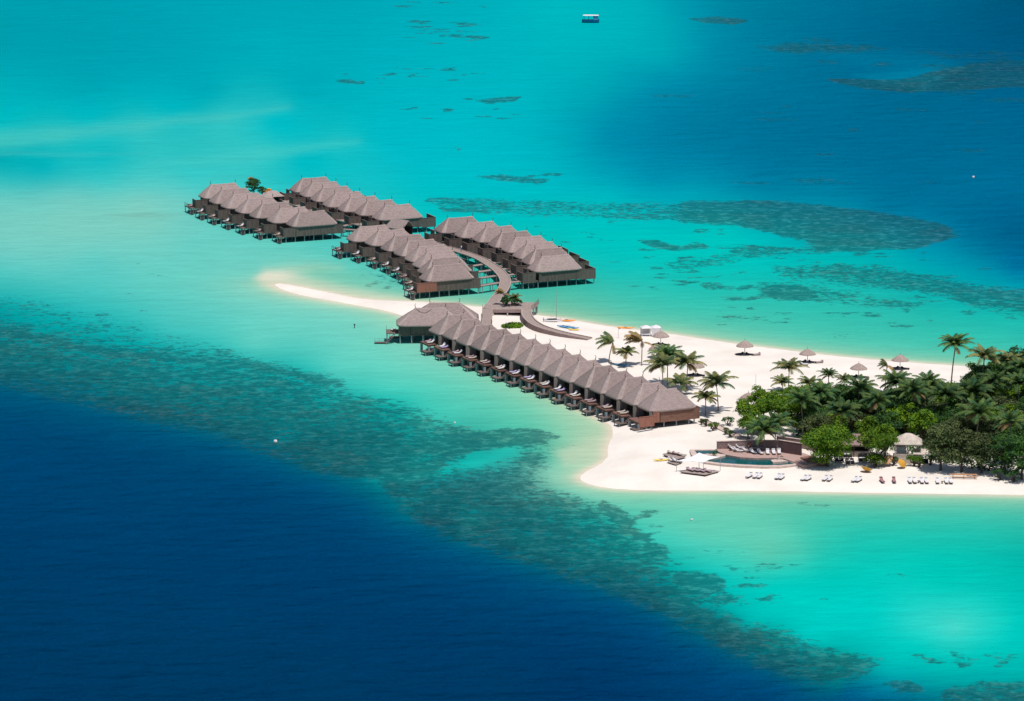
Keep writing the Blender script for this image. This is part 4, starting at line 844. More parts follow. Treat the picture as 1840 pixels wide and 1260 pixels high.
PC = {'g1': (palm_crown(1, 20, 4.2), palm_green), 'g2': (palm_crown(2, 17, 4.1, .5), palm_green), 'g3': (palm_crown(3, 24, 4.5, droop=1.0), palm_lush),
      'l1': (palm_crown(4, 24, 4.8, droop=1.25), palm_lush), 'l2': (palm_crown(5, 20, 4.5, .4, 1.2), palm_lush), 'y1': (palm_crown(6, 13, 3.0, up=.95), palm_green),
      'w1': (palm_crown(7, 11, 3.9, az0=R(165), spread=.9, up=1.0), palm_green), 'w2': (palm_crown(8, 10, 3.9, az0=R(172), spread=.6, up=.9, droop=.8), palm_dry)}
PM = {k: v[0].mesh('crown', v[1]) for k, v in PC.items()}
def palm(cu, cv, hgt, kind, label, group, lean=0.0, extra_dry=0, sc=1.0, base_z=None, rr_=.13, gx=0, cat='palm tree'):
    x, y, z = GS(cu, cv, hgt); x0, y0 = x - lean, y + rnd.uniform(-.3, .3)
    z = 1.2 if base_z is None else base_z
    t = thing('palm_tree', label, cat, (x0, y0, z), 0, group)
    tb = MB(); n = 7; P = []
    for i in range(n + 1):
        s_ = i / n; P.append((lean * s_ ** 1.6, 0.05 * math.sin(s_ * 5), -.3 + (hgt + .3) * s_))
    tb.tube(P, [rr_ * (1.5 if i == 0 else 1.05 - .35 * i / n) for i in range(n + 1)], 7); obj('trunk', tb, trunkm, t)
    c = obj('crown', PM[kind], None, t); c.location = (lean, 0, hgt - .1); c.rotation_euler = (0, 0, (rnd.uniform(0, 6.28) if kind[0] != 'w' else rnd.uniform(-.1, .1))); c.scale = (sc, sc, sc)
    if extra_dry:
        db = MB(); r_ = random.Random(int(cu))
        for i in range(extra_dry): frond(db, (0, 0, 0), r_.uniform(0, 6.28), R(r_.uniform(-5, 25)), R(r_.uniform(-80, -60)), 3.1 * sc, r_)
        d_ = obj('dry_fronds', db, palm_dry, t, label='dry yellow brown fronds hanging below the crown'); d_.location = (lean, 0, hgt - .15)
    cb = MB(); cb.lathe([(.001, .45), (.16, .3), (.24, 0), (.2, -.3), (.001, -.45)], 8); h_ = obj('crown_shaft', cb, trunkm, t); h_.location = (lean, 0, hgt - .2)
    return t
bg_ = 'palms on the open beach behind the terrace'
palm(1101, 617, 4.6, 'w1', 'leaning green palm with fronds swept left, farthest left on the open beach', bg_, .9, 2, 1.15)
palm(1154, 614, 5.6, 'w2', 'lone palm with dry brown fronds swept left, in front of the white tent', bg_, .1, 2, 1.15)
palm(1125.5, 634, 3.2, 'y1', 'small bushy palm beside the blue boat', bg_, .1, 3, .95)
palm(1190, 658, 5.4, 'g1', 'tall green palm behind the terrace, left one of a close pair', bg_, -.2, 3, 1.15)
palm(1199, 641, 6.4, 'g3', 'tall green palm behind the terrace, right and taller one of a close pair', bg_, -.1, 2, 1.1)
palm(1236, 653, 6.0, 'g2', 'green palm with yellow lower fronds in front of a straw umbrella', bg_, .2, 6, 1.15)
palm(1224, 689, 2.6, 'y1', 'short dense green palm just behind the terrace roofs', bg_, 0, 1, 1.3)
palm(1287, 690, 6.0, 'g2', 'tall palm with browning fronds right of the terrace roof', bg_, -.5, 6, 1.22)
palm(1268, 715, 3.9, 'y1', 'thin small palm standing beside the terrace end villa', bg_, 0, 3, 1.1)
gr = 'palms at the edge of the dense grove'
palm(1418, 663, 5.2, 'g1', 'dark palm standing out against the beach at the left end of the grove', gr, .1, 0, 1.05)
palm(1405, 688, 5.0, 'g2', 'spiky dark palm just below the leftmost palm of the grove edge', gr, -.6, 0, .8)
palm(1455, 690, 5.5, 'g2', 'dark palm with upright fronds at the grove edge under an umbrella', gr, .3, 0, .8)
palm(1489, 674, 6.0, 'g3', 'short spiky palm poking above the grove between two umbrellas', gr, 0, 1, .62)
palm(1517, 683, 6.0, 'g2', 'narrow upright palm at the grove edge left of the fourth umbrella', gr, 0, 0, .62)
palm(1594, 656, 6.2, 'w1', 'thin scraggly palm beside the fifth umbrella above the grove', gr, .4, 1, .66)
palm(1717, 621, 10.5, 'g3', 'tallest coconut palm rising alone over the grove against the turquoise lagoon', gr, .8, 1, 1.08, rr_=.17)
palm(1769, 643, 11.5, 'g1', 'bushy coconut palm right of the tallest palm', gr, .6, 2, 1.15, rr_=.17)
palm(1811, 650, 10.5, 'g2', 'dark palm near the right edge of the picture above the grove', gr, .2, 0, .95)
palm(1837, 662, 10.0, 'g3', 'dense palm cut by the right edge of the picture', gr, .2, 0, .95)
inner = 'coconut palms inside the dense grove'
for k, (u, v) in enumerate([(1440, 722), (1472, 708), (1512, 742), (1545, 700), (1576, 722), (1610, 690), (1640, 705), (1668, 690), (1700, 712), (1748, 706), (1790, 688), (1830, 690), (1760, 745), (1815, 760)]):
    palm(u, v, rnd.uniform(8.2, 9.4), ('l1', 'l2', 'g3')[k % 3], 'coconut palm with drooping fronds inside the dense grove', inner, rnd.uniform(-.8, .8), rnd.choice((0, 2, 4)), rnd.uniform(.95, 1.15), rr_=.16)
palm(1372, 775, 4.6, 'l1', 'arching palm with a yellow lower frond hanging over the pool wall', 'palms beside the pool', -.3, 4, 1.05)
palm(1395, 762, 5.6, 'l2', 'drooping dark palm behind the pool wall under bright foliage', 'palms beside the pool', .3, 2, 1.0)
# ---- grove
TU = set()
def tree(key, u, v, label, group, sc=1.0, z=None, cat=None):
    x, y, zz = GS(u, v); used = key in TU; TU.add(key)
    return place(TP[key], used, (x, y, 1.15 if z is None else z), rnd.uniform(0, 6.28), label, group, (sc * rnd.uniform(.95, 1.1), sc * rnd.uniform(.95, 1.1), sc * rnd.uniform(.9, 1.08)))
index_children()
mass = [(752, 1440, 1900), (764, 1400, 1900), (776, 1420, 1900), (789, 1455, 1900), (802, 1470, 1890), (815, 1680, 1890)]
for ri, (v0, u0, u1) in enumerate(mass):
    u = u0 + (ri % 2) * 18
    while u < u1:
        uu, vv = u + rnd.uniform(-8, 8), v0 + rnd.uniform(-3, 3)
        skip = (v0 > 785 and (1500 < uu < 1572 or 1596 < uu < 1672)) or (v0 > 770 and uu < 1418)
        if not skip:
            k = rnd.choice(('d1', 'd2', 'd3', 'd1', 'd2', 'o2', 'b2', 'b1')) if uu < 1640 or vv < 770 else rnd.choice(('d1', 'd2', 'o1', 'o2', 'o1'))
            lb = {'d': 'dark green broadleaf tree packed inside the dense grove', 'b': 'brighter green broadleaf tree packed inside the dense grove', 'o': 'dull olive broadleaf tree packed inside the dense grove'}[k[0]]
            tree(k, uu, vv, lb, {'d': 'dark trees packed in the grove', 'b': 'brighter trees packed in the grove', 'o': 'olive trees packed in the grove'}[k[0]], rnd.uniform(.8, .98))
        u += 29
for u, v in ((1818, 700), (1760, 726), (1795, 716), (1832, 712), (1775, 738), (1815, 734), (1850, 730), (1868, 716), (1800, 702), (1840, 698), (1870, 700)):
    tree(rnd.choice(('d1', 'd2')), u, v, 'dark green broadleaf tree packed inside the dense grove', 'dark trees packed in the grove', .98)
for key, u, v, lb, sc in (('b1', 1352, 779, 'bright green broadleaf tree at the left tip of the grove beside the path', .95), ('b1', 1388, 776, 'bright green broadleaf tree behind the left end of the pool wall', 1.0),
                          ('b2', 1364, 758, 'bright green broadleaf tree hiding part of a straw umbrella', .95), ('b1', 1412, 762, 'yellow green broadleaf tree above the pool wall', .95), ('b2', 1345, 790, 'low bright green tree where the path meets the grove', .75),
                          ('big', 1488, 838, 'large bright green tree with a forked grey trunk right of the pool', .93), ('b1', 1574, 838, 'bright green tree between the restaurant and the cream canvas pavilion', .95), ('b2', 1590, 822, 'leafy bright tree touching the cream canvas pavilion', .95),
                          ('b2', 1560, 805, 'bright green tree behind the black restaurant tables', .9),
                          ('o1', 1690, 845, 'olive grey tree with loose foliage right of the cream pavilion', 1.05), ('o1', 1728, 848, 'large olive tree above the wooden bench row', 1.1), ('o2', 1764, 850, 'olive tree leaning over the sand right of the bench row', 1.0),
                          ('d2', 1806, 852, 'dark green tree at the right end of the beach', 1.0), ('d1', 1836, 862, 'dark green tree cut by the right edge above the shore', 1.0), ('b2', 1660, 800, 'yellowish green tree behind the cream pavilion', 1.0),
                          ('b1', 1800, 800, 'mid green rounded tree near the right edge of the grove', 1.0), ('b2', 1625, 782, 'yellow green tree deep in the grove above the cream pavilion', 1.05), ('b1', 1700, 772, 'yellow green tree in the middle of the grove', 1.0)):
    tree(key, u, v, lb, 'single trees along the grove edge', sc)
# shrubs
for key, u, v, z, lb, sc in (('s3', 909, 550, 2.5, 'dark green shrub on the arrival deck', 1.05), ('s3', 920, 549.5, 2.5, 'dark green shrub in the middle of the arrival deck', 1.0), ('s3', 931, 549.5, 2.5, 'low dark shrub at the right end of the deck planting', .75),
                         ('s1', 1281, 775, None, 'bright green shrub beside the sandy path', .9), ('s2', 1270, 766, None, 'olive shrub at the corner of the end villa', .9), ('s2', 1290, 772, None, 'olive shrub in the middle of the path edge', .85),
                         ('s3', 1307, 765, None, 'dark spiky shrub on the far side of the path', .9), ('s2', 1302, 782, None, 'olive shrub by a dark stump next to the path', .8), ('s2', 1260, 764, None, 'yellowish shrub under the end villa', .7),
                         ('s3', 1312, 786, None, 'dark shrub near the pool end of the path', .7),
                         ('s2', 1572, 840, None, 'grey green shrub between the ochre parasols', 1.0), ('s1', 1642, 838, None, 'bright green bush right in front of the cream pavilion', 1.15), ('s1', 1650, 840, None, 'bright green leafy bush beside the pavilion pole', 1.0),
                         ('s2', 1604, 838, None, 'olive bush between the ochre covers', 1.0), ('s3', 1798, 862, None, 'dark low bush on the sand at the right', 1.1), ('s3', 1822, 866, None, 'dark bush at the right edge near the shore', 1.2), ('s2', 1672, 836, None, 'thin olive bush right of the cream pavilion', 1.0)):
    x, y, zz = GS(u, v) if z is None else (*G(u, v, z), z)
    used = key in TU; TU.add(key); place(TP[key], used, (x, y, zz - .05), rnd.uniform(0, 6), lb, 'shrubs', sc)
t = palm(903, 532, 2.9, 'w2', 'leaning yellow brown palm on the arrival deck', 'palms on the arrival deck', -.6, 2, .62, base_z=2.5, rr_=.1); t.location = (*G(910, 548, 2.5), 2.5)
t = palm(921, 536, 2.0, 'y1', 'small green palm among the deck shrubs', 'palms on the arrival deck', .2, 2, .62, base_z=2.5, rr_=.1); t.location = (*G(924, 548.5, 2.5), 2.5)
# far planting among the water villas
ft = thing('broadleaf_tree', 'x', 'tree')
x, y = G(455, 349, 2.2)
TT = clone(TP['d3']); TT.location = (x, y, 1.9); TT.scale = (.62, .62, .62); TT['label'] = 'small dark green tree on the boardwalk between the far villa rows'; TT['group'] = 'plants among the far villas'
bpy.data.objects.remove(ft)
palm(457, 325, 3.8, 'w2', 'small yellowish palm rising behind the leftmost villas', 'plants among the far villas', 0, 1, .55, base_z=2.2, rr_=.1).location = (*G(457, 348, 2.2), 2.2)
x, y = G(471, 350, 2.0); o = clone(TP['s3']); o.location = (x, y, 2.0); o['label'] = 'dark shrub beside the small red topped hut roof'; o['group'] = 'plants among the far villas'
# ground cover strip
def ground_cover(name, poly, label, n, m, hgt=.5, size=.22):
    r_ = random.Random(5); P = [GS(u, v) for u, v in poly]; xs = [p[0] for p in P]; ys = [p[1] for p in P]; mb = MB(); pl = [(p[0], p[1]) for p in P]; k = 0
    g_ = np.random.default_rng(4); X = g_.uniform(min(xs), max(xs), n * 4); Y = g_.uniform(min(ys), max(ys), n * 4)
    ok = sdf(X, Y, pl) > 0; X, Y = X[ok][:n], Y[ok][:n]; Z = sand_height(X, Y)
    for x, y, z in zip(X, Y, Z):
        z = z + r_.uniform(.02, hgt); nn = (rand_unit(r_) + Vector((0, 0, .8))).normalized(); a = nn.orthogonal().normalized(); b = nn.cross(a); s_ = size * r_.uniform(.6, 1.3); p = Vector((x, y, z))
        mb.add([p - a * s_, p + b * s_ * .6, p + a * s_, p - b * s_ * .6], [(0, 1, 2, 3)])
    o = obj(name, mb, m); o['kind'] = 'stuff'; o['label'] = label; o['category'] = 'ground cover'; return o
ground_cover('beach_creeper', [(901, 585), (915, 581.5), (935, 582), (941, 586), (935, 590), (915, 591), (902, 590)], 'bright green creeping plants in an oval patch on the sand below the deck', 900, leaf_bright, .35, .28)
ground_cover('undergrowth', [(1420, 800), (1440, 770), (1700, 760), (1900, 750), (1900, 850), (1760, 846), (1700, 835), (1560, 800)], 'dark undergrowth and leaf litter beneath the dense grove', 9000, leaf_dark, .8, .35)

# ================================================================= pool terrace
def PZ(u, v, z): return (*G(u, v, z), z)
def poly_offset(P, d):
    n = len(P); area = sum(P[i][0] * P[(i + 1) % n][1] - P[(i + 1) % n][0] * P[i][1] for i in range(n)); sg = 1 if area > 0 else -1; out = []
    for i in range(n):
        a, b, c = Vector(P[i - 1]), Vector(P[i]), Vector(P[(i + 1) % n]); e1, e2 = (b - a).normalized(), (c - b).normalized(); nn = Vector((e1.y + e2.y, -e1.x - e2.x)) * sg
        nn = nn.normalized() if nn.length > 1e-6 else Vector((0, 0)); out.append((b.x + nn.x * d, b.y + nn.y * d))
    return out
pool = thing('swimming_pool', 'dark teal curved swimming pool with a pale stone rim on the beach', 'pool')
inner = [G(u, v, 1.5) for u, v in [(1248, 810), (1290, 809.5), (1291, 813), (1304, 818.5), (1330, 823), (1360, 824.6), (1386, 824), (1404, 825), (1428, 834), (1400, 836.6), (1370, 836.8), (1330, 835), (1295, 832.6), (1275, 830), (1262, 825), (1253, 817)]]
outer = poly_offset(inner, 1.3)
wb = MB(); wb.prism(inner, 1.30, 1.42); pw = bpy.data.materials.new('pool_water'); nt, b = nodes_of(pw)
tn = N(nt, 'ShaderNodeTexNoise'); tn.inputs['Scale'].default_value = .25; mx = N(nt, 'ShaderNodeMix', data_type='RGBA'); mx.inputs[6].default_value = (.0, .055, .085, 1); mx.inputs[7].default_value = (.0, .085, .075, 1)
tc_ = N(nt, 'ShaderNodeTexCoord'); nt.links.new(tc_.outputs['Object'], tn.inputs[0]); nt.links.new(tn.outputs[0], mx.inputs[0]); nt.links.new(mx.outputs[2], b.inputs['Base Color']); b.inputs['Roughness'].default_value = .1; b.inputs['Specular IOR Level'].default_value = .15
obj('water', wb, pw, pool)
cb = MB(); n = len(inner); v = [(p[0], p[1], 1.2) for p in inner] + [(p[0], p[1], 1.58) for p in inner] + [(p[0], p[1], 1.58) for p in outer] + [(p[0], p[1], .6) for p in outer]
cb.add(v, [(r_ * n + i, r_ * n + (i + 1) % n, (r_ + 1) * n + (i + 1) % n, (r_ + 1) * n + i) for r_ in range(3) for i in range(n)]); obj('coping', cb, coping, pool)
pdk = mat('pool_boards', (.46, .31, .27), (.32, .215, .19), rough=.8, scale=1.5, stretch=(.6, 4, 1), bump=.01, spec=.15)
deck = thing('pool_deck', 'crescent of pinkish boards between the pool and the stone wall', 'deck')
mb = MB(); mb.prism([G(u, v, 1.8) for u, v in [(1287, 807.5), (1310, 804.5), (1350, 803.5), (1398, 804), (1440, 813), (1470, 823), (1482, 829), (1462, 834), (1444, 836.5), (1432, 832), (1408, 824), (1386, 822.8), (1360, 823.4), (1330, 821.6), (1304, 817), (1291, 812)]], .7, 1.8); obj('boards', mb, pdk, deck)
mb = MB(); mb.prism([G(u, v, 2.0) for u, v in [(1438, 822), (1456, 819), (1484, 826), (1490, 829), (1478, 831.5), (1450, 829)]], 1.3, 2.05); obj('raised_step', mb, wood_warm, deck)
def wall_run(name, label, cat, pts, z0, z1, th, m, capm=None):
    t = thing(name, label, cat); pw_ = [G(u, v, z0) for u, v in pts]; mb, kb = MB(), MB()
    for a, b in zip(pw_[:-1], pw_[1:]):
        a, b = Vector(a), Vector(b); d = (b - a).normalized(); nr = Vector((-d.y, d.x)) * th / 2
        mb.prism([tuple(a - nr), tuple(b - nr), tuple(b + nr), tuple(a + nr)], z0 - .6, z1); kb.prism([tuple(a - nr * 1.3 - d * .05), tuple(b - nr * 1.3 + d * .05), tuple(b + nr * 1.3 + d * .05), tuple(a + nr * 1.3 - d * .05)], z1 + .002, z1 + .12)
    obj('wall', mb, m, t); obj('coping', kb, capm or coping, t); return t
wall_run('stone_wall', 'mottled stone wall closing the back of the pool deck', 'wall', [(1288, 806.8), (1346, 804.8), (1396, 805)], 1.8, 3.35, .45, stone)
wall_run('board_wall', 'tall dark red brown wall at the right end of the pool deck', 'wall', [(1399, 812), (1440, 818.5)], 1.8, 4.3, .3, mat('dark_red_wall', (.13, .075, .075), (.09, .055, .06), rough=.8, scale=1), coping)
wall_run('retaining_wall', 'low dark wall under the trees behind the pool', 'wall', [(1396, 800), (1440, 806), (1470, 812)], 1.2, 3.1, .35, stone, coping)
def planter(poly, label, z0, z1, shrubs):
    t = thing('planter', label, 'planter'); mb = MB(); P = [G(u, v, z1) for u, v in poly]; mb.prism(P, z0, z1); obj('basin', mb, coping, t)
    for u, v, s_ in shrubs:
        me, _ = crown_mesh(int(u), .8 * s_, .7, leaf_dark, .5, dens=260, size=.13, nclump=6); o = obj('shrub', me, leaf_dark, t); o.location = PZ(u, v, z1)
planter([(1259, 816.5), (1275, 814.8), (1290, 815), (1304, 817.2), (1303, 819), (1290, 822), (1276, 822.6), (1266, 820)], 'boat shaped pale planter island at the left end of the pool', 1.3, 1.85, [(1284, 817.8, 1.1), (1279, 818, .8)])
planter([(1385, 826.5), (1400, 824), (1416, 828.5), (1389, 831)], 'wedge shaped pale planter at the right end of the pool', 1.3, 1.85, [(1398, 826.5, .6), (1403, 826, .7)])
pg = 'white loungers on the pool deck'
for i, (u, v, a) in enumerate(((1379.5, 816, 0), (1390.3, 816, 3), (1400, 815.5, -2), (1366, 816, 24), (1353, 815, 28), (1341, 812, 66), (1327, 812.5, 80), (1319, 810, 78), (1330, 807, 85), (1316, 806.5, 85), (1368, 808, 75), (1352, 807.5, 60))):
    lb = ['white lounger by the pool, left of the straight three', 'white lounger by the pool, middle of the straight three', 'white lounger by the pool, right of the straight three beside the wall', 'white lounger turned slightly left, nearest the straight three', 'white lounger turned slightly left, with a dark mat beside it',
          'white lounger turned sideways at the bend of the pool deck', 'white lounger lying sideways near the water on the left half of the pool deck', 'white lounger lying sideways at the narrow left part of the pool deck', 'white lounger against the stone wall, right of two', 'white lounger against the stone wall, left of two',
          'mauve lounger at the foot of the palm behind the pool', 'cream lounger in the back row of the pool deck'][i]
    lounger(PROTO_W if i < 10 else (PROTO_P if i == 10 else PROTO_C), PZ(u, v, 1.8), R(a), lb, pg if i < 10 else None)
def platform(poly, label, z1=1.55):
    t = thing('daybed_platform', label, 'platform'); P = [G(u, v, z1) for u, v in poly]; mb = MB(); mb.prism(P, z1 - .12, z1); obj('boards', mb, deckm, t)
    bs = MB(); bs.prism(poly_offset(P, -.35), .9, z1 - .124); obj('base', bs, wood_dark, t)
platform([(1190.5, 815.5), (1204, 813), (1232, 820.5), (1213, 826)], 'diamond shaped wooden platform with sunbathers left of the white sail')
for i, (u, v, pr, lb) in enumerate(((1207, 816, PROTO_C, 'cream lounger at the left end of the diamond platform'), (1216, 817.5, PROTO_P, 'mauve lounger in the middle of the diamond platform'), (1225, 819.5, PROTO_C, 'cream lounger at the right end of the diamond platform'))):
    lounger(pr, PZ(u, v, 1.55), R(60), lb)
platform([(1200, 830.5), (1212, 826), (1227, 829.5), (1215, 835)], 'small square daybed platform left of the sail post', 1.45)
lounger(PROTO_W, PZ(1208, 830, 1.45), R(70), 'white lounger on the small platform, left one'); lounger(PROTO_W, PZ(1216, 831, 1.45), R(65), 'white lounger on the small platform, right one')
platform([(1221, 847.5), (1250, 843), (1293, 846.5), (1267, 853)], 'large wooden platform under the white sail canopy', 1.42)
for i, (u, v) in enumerate(((1240, 846.5), (1250, 847.3), (1260, 848.3), (1271, 848.5))):
    lounger(PROTO_P, PZ(u, v, 1.42), R(38), 'mauve lounger under the white sail, %s from the left' % ORD[i], 'mauve loungers under the sail')
sc_ = thing('sail_canopy', 'white stretched sail canopy on thin poles beside the pool', 'canopy')
cA, cB, cC, cD = [Vector((*GS(u, v)[:2], z)) for u, v, z in ((1215.5, 848, 3.35), (1264, 852, 3.4), (1294, 847, 4.1), (1256, 842, 4.5))]
cb = MB(); n = 12; v = []
for i in range(n + 1):
    for j in range(n + 1):
        a, b = i / n, j / n; cen = (cA + cB + cC + cD) / 4
        p = (cA.lerp(cB, a)).lerp(cD.lerp(cC, a), b); pull = max(math.sin(math.pi * a) * (abs(2 * b - 1) ** 2), math.sin(math.pi * b) * (abs(2 * a - 1) ** 2)) * .22
        p = p.lerp(cen, pull); p.z -= .45 * math.sin(math.pi * a) * math.sin(math.pi * b); v.append(p)
cb.add(v, [(i * (n + 1) + j, (i + 1) * (n + 1) + j, (i + 1) * (n + 1) + j + 1, i * (n + 1) + j + 1) for i in range(n) for j in range(n)])
cv_ = obj('canopy', cb, sailm, sc_, smooth=True); sm = cv_.modifiers.new('thick', 'SOLIDIFY'); sm.thickness = .02
for c in (cA, cB, cC, cD):
    pb = MB(); pb.tube([(c.x, c.y, .8), (c.x, c.y, c.z + .1)], .05, 6); obj('pole', pb, metal, sc_)
# ---- kayaks and boats
def kayak(loc, rz, m, label, L_=3.6, lift=0, group=None):
    t = thing('kayak', label, 'kayak', loc, rz, group); mb = MB(); rings = []
    for i in range(11):
        s_ = i / 10 * 2 - 1; w_ = .38 * (1 - abs(s_) ** 2.4) + .03; x = s_ * L_ / 2; up = .16 * s_ * s_ + lift * (s_ > .2) * (s_ - .2)
        rings.append([(x, w_ * math.cos(a), .2 + up + .2 * math.sin(a) * (1 - abs(s_) ** 4 * .6)) for a in [k * math.pi / 4 for k in range(8)]])
    mb.rings(rings, True); obj('hull', mb, m, t, smooth=True)
    ck = MB(); ck.lathe([(.001, .385), (.2, .39), (.24, .44), (.27, .40), (.27, .33)], 10); c = obj('cockpit', ck, blackm, t); c.scale = (1.7, .95, 1)
    pd = MB(); pd.tube([(-.8, .1, .46), (.9, -.1, .5)], .025, 5); obj('paddle', pd, white, t); return t
kayak(GS(1018, 577.5), R(172), coral, 'orange kayak on the sand beside the beached catamaran', 4.4, group='kayaks on the upper beach')
kayak(GS(1124, 590), R(176), coral, 'orange kayak lying by a thin pole near the white tent', 4.0, group='kayaks on the upper beach')
for i, (u, v) in enumerate(((1013, 588), (1020, 589.5), (1028, 591))): kayak(GS(u, v), R(168), bluem, 'pale blue kayak beside the curved ramp, %s' % ['farthest left of three', 'middle of three', 'farthest right of three'][i], 3.4, group='blue kayaks')
kayak(GS(1031, 594), R(170), yellow, 'yellow kayak lying below the blue kayaks', 2.8, group='kayaks on the upper beach')
kayak(GS(1116, 657.5), R(-30), bluem, 'blue boat lying between the two leftmost beach palms', 4.6)
kayak(GS(1188, 828.5), R(6), yellow, 'yellow kayak lying on the sand left of the daybed platforms', 3.2)
def catamaran(loc, rz):
    t = thing('catamaran', 'small white beached catamaran with a bare mast at the water edge', 'boat', loc, rz)
    for sy in (-1, 1):
        mb = MB(); rings = []
        for i in range(9):
            s_ = i / 8 * 2 - 1; w_ = .2 * (1 - abs(s_) ** 3) + .02; rings.append([(s_ * 2.3, sy * .95 + w_ * math.cos(a), .3 + .1 * s_ * s_ + .2 * math.sin(a)) for a in [k * math.pi / 4 for k in range(8)]])
        mb.rings(rings); obj('hull', mb, white, t)
    tr = MB(); tr.box(-1.2, 1.0, -.9, .9, .5, .54); obj('trampoline', tr, blackm, t)
    for x in (-1.2, 1.0):
        bm_ = MB(); bm_.tube([(x, -1.05, .56), (x, 1.05, .56)], .05, 6); obj('beam', bm_, metal, t)
    ma = MB(); ma.tube([(.9, 0, .55), (1.0, .3, 7.6)], [.06, .035], 6); obj('mast', ma, metal, t)
    for sy in (-1, 1):
        st_ = MB(); st_.tube([(1.0, .25, 6.4), (-.6, sy * .95, .5)], .012, 4); obj('stay', st_, metal, t)
    rd = MB(); rd.box(-2.45, -2.35, -.98, -.92, .1, 1.2); obj('rudder', rd, blackm, t)
catamaran(GS(993, 577.5), R(8))
# ---- white beach tent
tt = thing('beach_tent', 'white fabric beach tent with peaked roof at the lagoon edge', 'tent', (*GS(1170, 603.5)[:2], 1.1), R(6)); tt.scale = (.95, .9, .78)
for x in (-2.5, 0, 2.3):
    for y in (-1.4, 1.4):
        pb = MB(); pb.tube([(x, y, -.2), (x, y, 2.5)], .05, 5); obj('pole', pb, white, tt)
rb = MB()
for x0, x1 in ((-2.6, -.05), (.05, 2.4)):
    xc = (x0 + x1) / 2; rb.add([(x0, -1.5, 2.45), (x1, -1.5, 2.45), (x1, 1.5, 2.45), (x0, 1.5, 2.45), (xc, 0, 3.25)], [(0, 1, 4), (1, 2, 4), (2, 3, 4), (3, 0, 4), (3, 2, 1, 0)])
obj('roof', rb, white, tt)
wb = MB(); wb.box(0.0, 2.35, -1.46, -1.42, 0.1, 2.43); obj('wall', wb, white, tt)
wb = MB(); wb.box(2.36, 2.40, -1.4, 1.4, 0.1, 2.43); obj('wall', wb, white, tt)
wb = MB(); wb.box(-2.5, -.1, 1.42, 1.46, 0.1, 2.43); obj('wall', wb, white, tt)
pl_ = thing('flag_pole', 'thin pole rising beside an orange kayak behind the leftmost palm', 'pole', GS(1111, 608)); pb = MB(); pb.tube([(0, 0, 0), (0, 0, 2.6)], .04, 5); obj('pole', pb, metal, pl_); fb = MB(); fb.box(0, .5, -.01, .01, 2.2, 2.55); obj('flag', fb, coral, pl_)
pl_ = thing('volleyball_net', 'thin volleyball net pole standing alone on the sand left of the grove', 'pole', GS(1358, 692));
for x in (0,):
    pb = MB(); pb.tube([(x, 0, 0), (x, 0, 2.5)], .04, 5); obj('pole', pb, metal, pl_); fb = MB(); fb.box(-.12, .12, -.12, .12, 0, .08); obj('base', fb, metal, pl_)
# ---- straw umbrellas
def umbrella_proto():
    t = thing('straw_umbrella', 'x', 'umbrella'); mb = MB(); r_ = random.Random(3)
    mb.lathe([(.001, 3.42), (.12, 3.34), (.55, 3.13), (1.05, 2.85), (1.55, 2.50), (1.92, 2.17), (1.98, 2.02), (1.85, 2.05), (1.2, 2.45), (.3, 3.0), (.001, 3.1)], 22)
    mb.v = [(x * (1 + r_.uniform(-.02, .02)), y * (1 + r_.uniform(-.02, .02)), z + r_.uniform(-.03, .03)) for x, y, z in mb.v]
    obj('canopy', mb, mat('straw', (.40, .31, .275), (.26, .20, .18), rough=.95, scale=3, stretch=(1, 1, .6), bump=.06, spec=.05, bscale=8), t)
    mb = MB(); mb.tube([(0, 0, -.3), (0, 0, 3.1)], .07, 6); obj('pole', mb, wood_grey, t)
    mb = MB(); mb.tube([(0, 0, 3.35), (0, 0, 3.85)], [.05, .02], 5); obj('finial', mb, wood_dark, t)
    for k in range(6):
        a = k * math.pi / 3; mb = MB(); mb.tube([(0.05 * math.cos(a), .05 * math.sin(a), 2.35), (1.3 * math.cos(a), 1.3 * math.sin(a), 2.42)], .025, 4); obj('rib', mb, wood_grey, t)
    return t
UP = umbrella_proto(); index_children()
UMB = [((1187.3, 605.5), 'straw umbrella beside the white beach tent', 'nearest the white tent', ''), ((1338.4, 622.8), 'straw umbrella standing alone in the middle of the upper beach', 'middle beach', ''),
       ((1451, 636.5), 'straw umbrella above the leftmost grove palm', 'third', ''), ((1543, 663), 'straw umbrella in front of the grove, nearest the trees', 'fourth', ''),
       ((1617.5, 648), 'pinkish straw umbrella farthest right, by a scraggly palm', 'fifth', ''), ((1180, 627.5), 'straw umbrella half hidden behind the close pair of palms', 'hidden', ''),
       ((1250, 660), 'straw umbrella partly behind the palm with yellow lower fronds', 'palm', ''), ((1345, 717), 'straw umbrella half covered by the bright tree at the grove tip', 'grove tip', '')]
for i, (p, lb, nm, _) in enumerate(UMB):
    x, y, z = GS(p[0], p[1], 2.02); place(UP, i > 0, (x, y, z), rnd.uniform(0, 6), lb, 'straw umbrellas on the beach', rnd.uniform(.97, 1.05))
    if i == 5: continue
    for k, (dx, a) in enumerate(((-1.15, -62), (1.1, 68))):
        nm2 = ['beside the tent umbrella', 'under the lone middle umbrella', 'under the third umbrella from the left on the shore', 'under the umbrella nearest the trees', 'under the farthest right umbrella', '', 'under the umbrella behind the yellow palm', 'under the umbrella at the grove tip'][i]
        lounger(PROTO_K, (x + dx, y - .3 - .2 * k, z), R(a), 'black lounger %s, %s one' % (nm2, ('left', 'right')[k]), 'black loungers under straw umbrellas')
    if i in (1, 2): lounger(PROTO_P, (x + 2.7, y - .5, z), R(-70), 'pink lounger in the sun right of the %s umbrella' % ('lone middle' if i == 1 else 'third shore'))
    if i == 2: lounger(PROTO_W, (x - 1.0, y - 2.8, z), R(80), 'white lounger in front of the third shore umbrella')
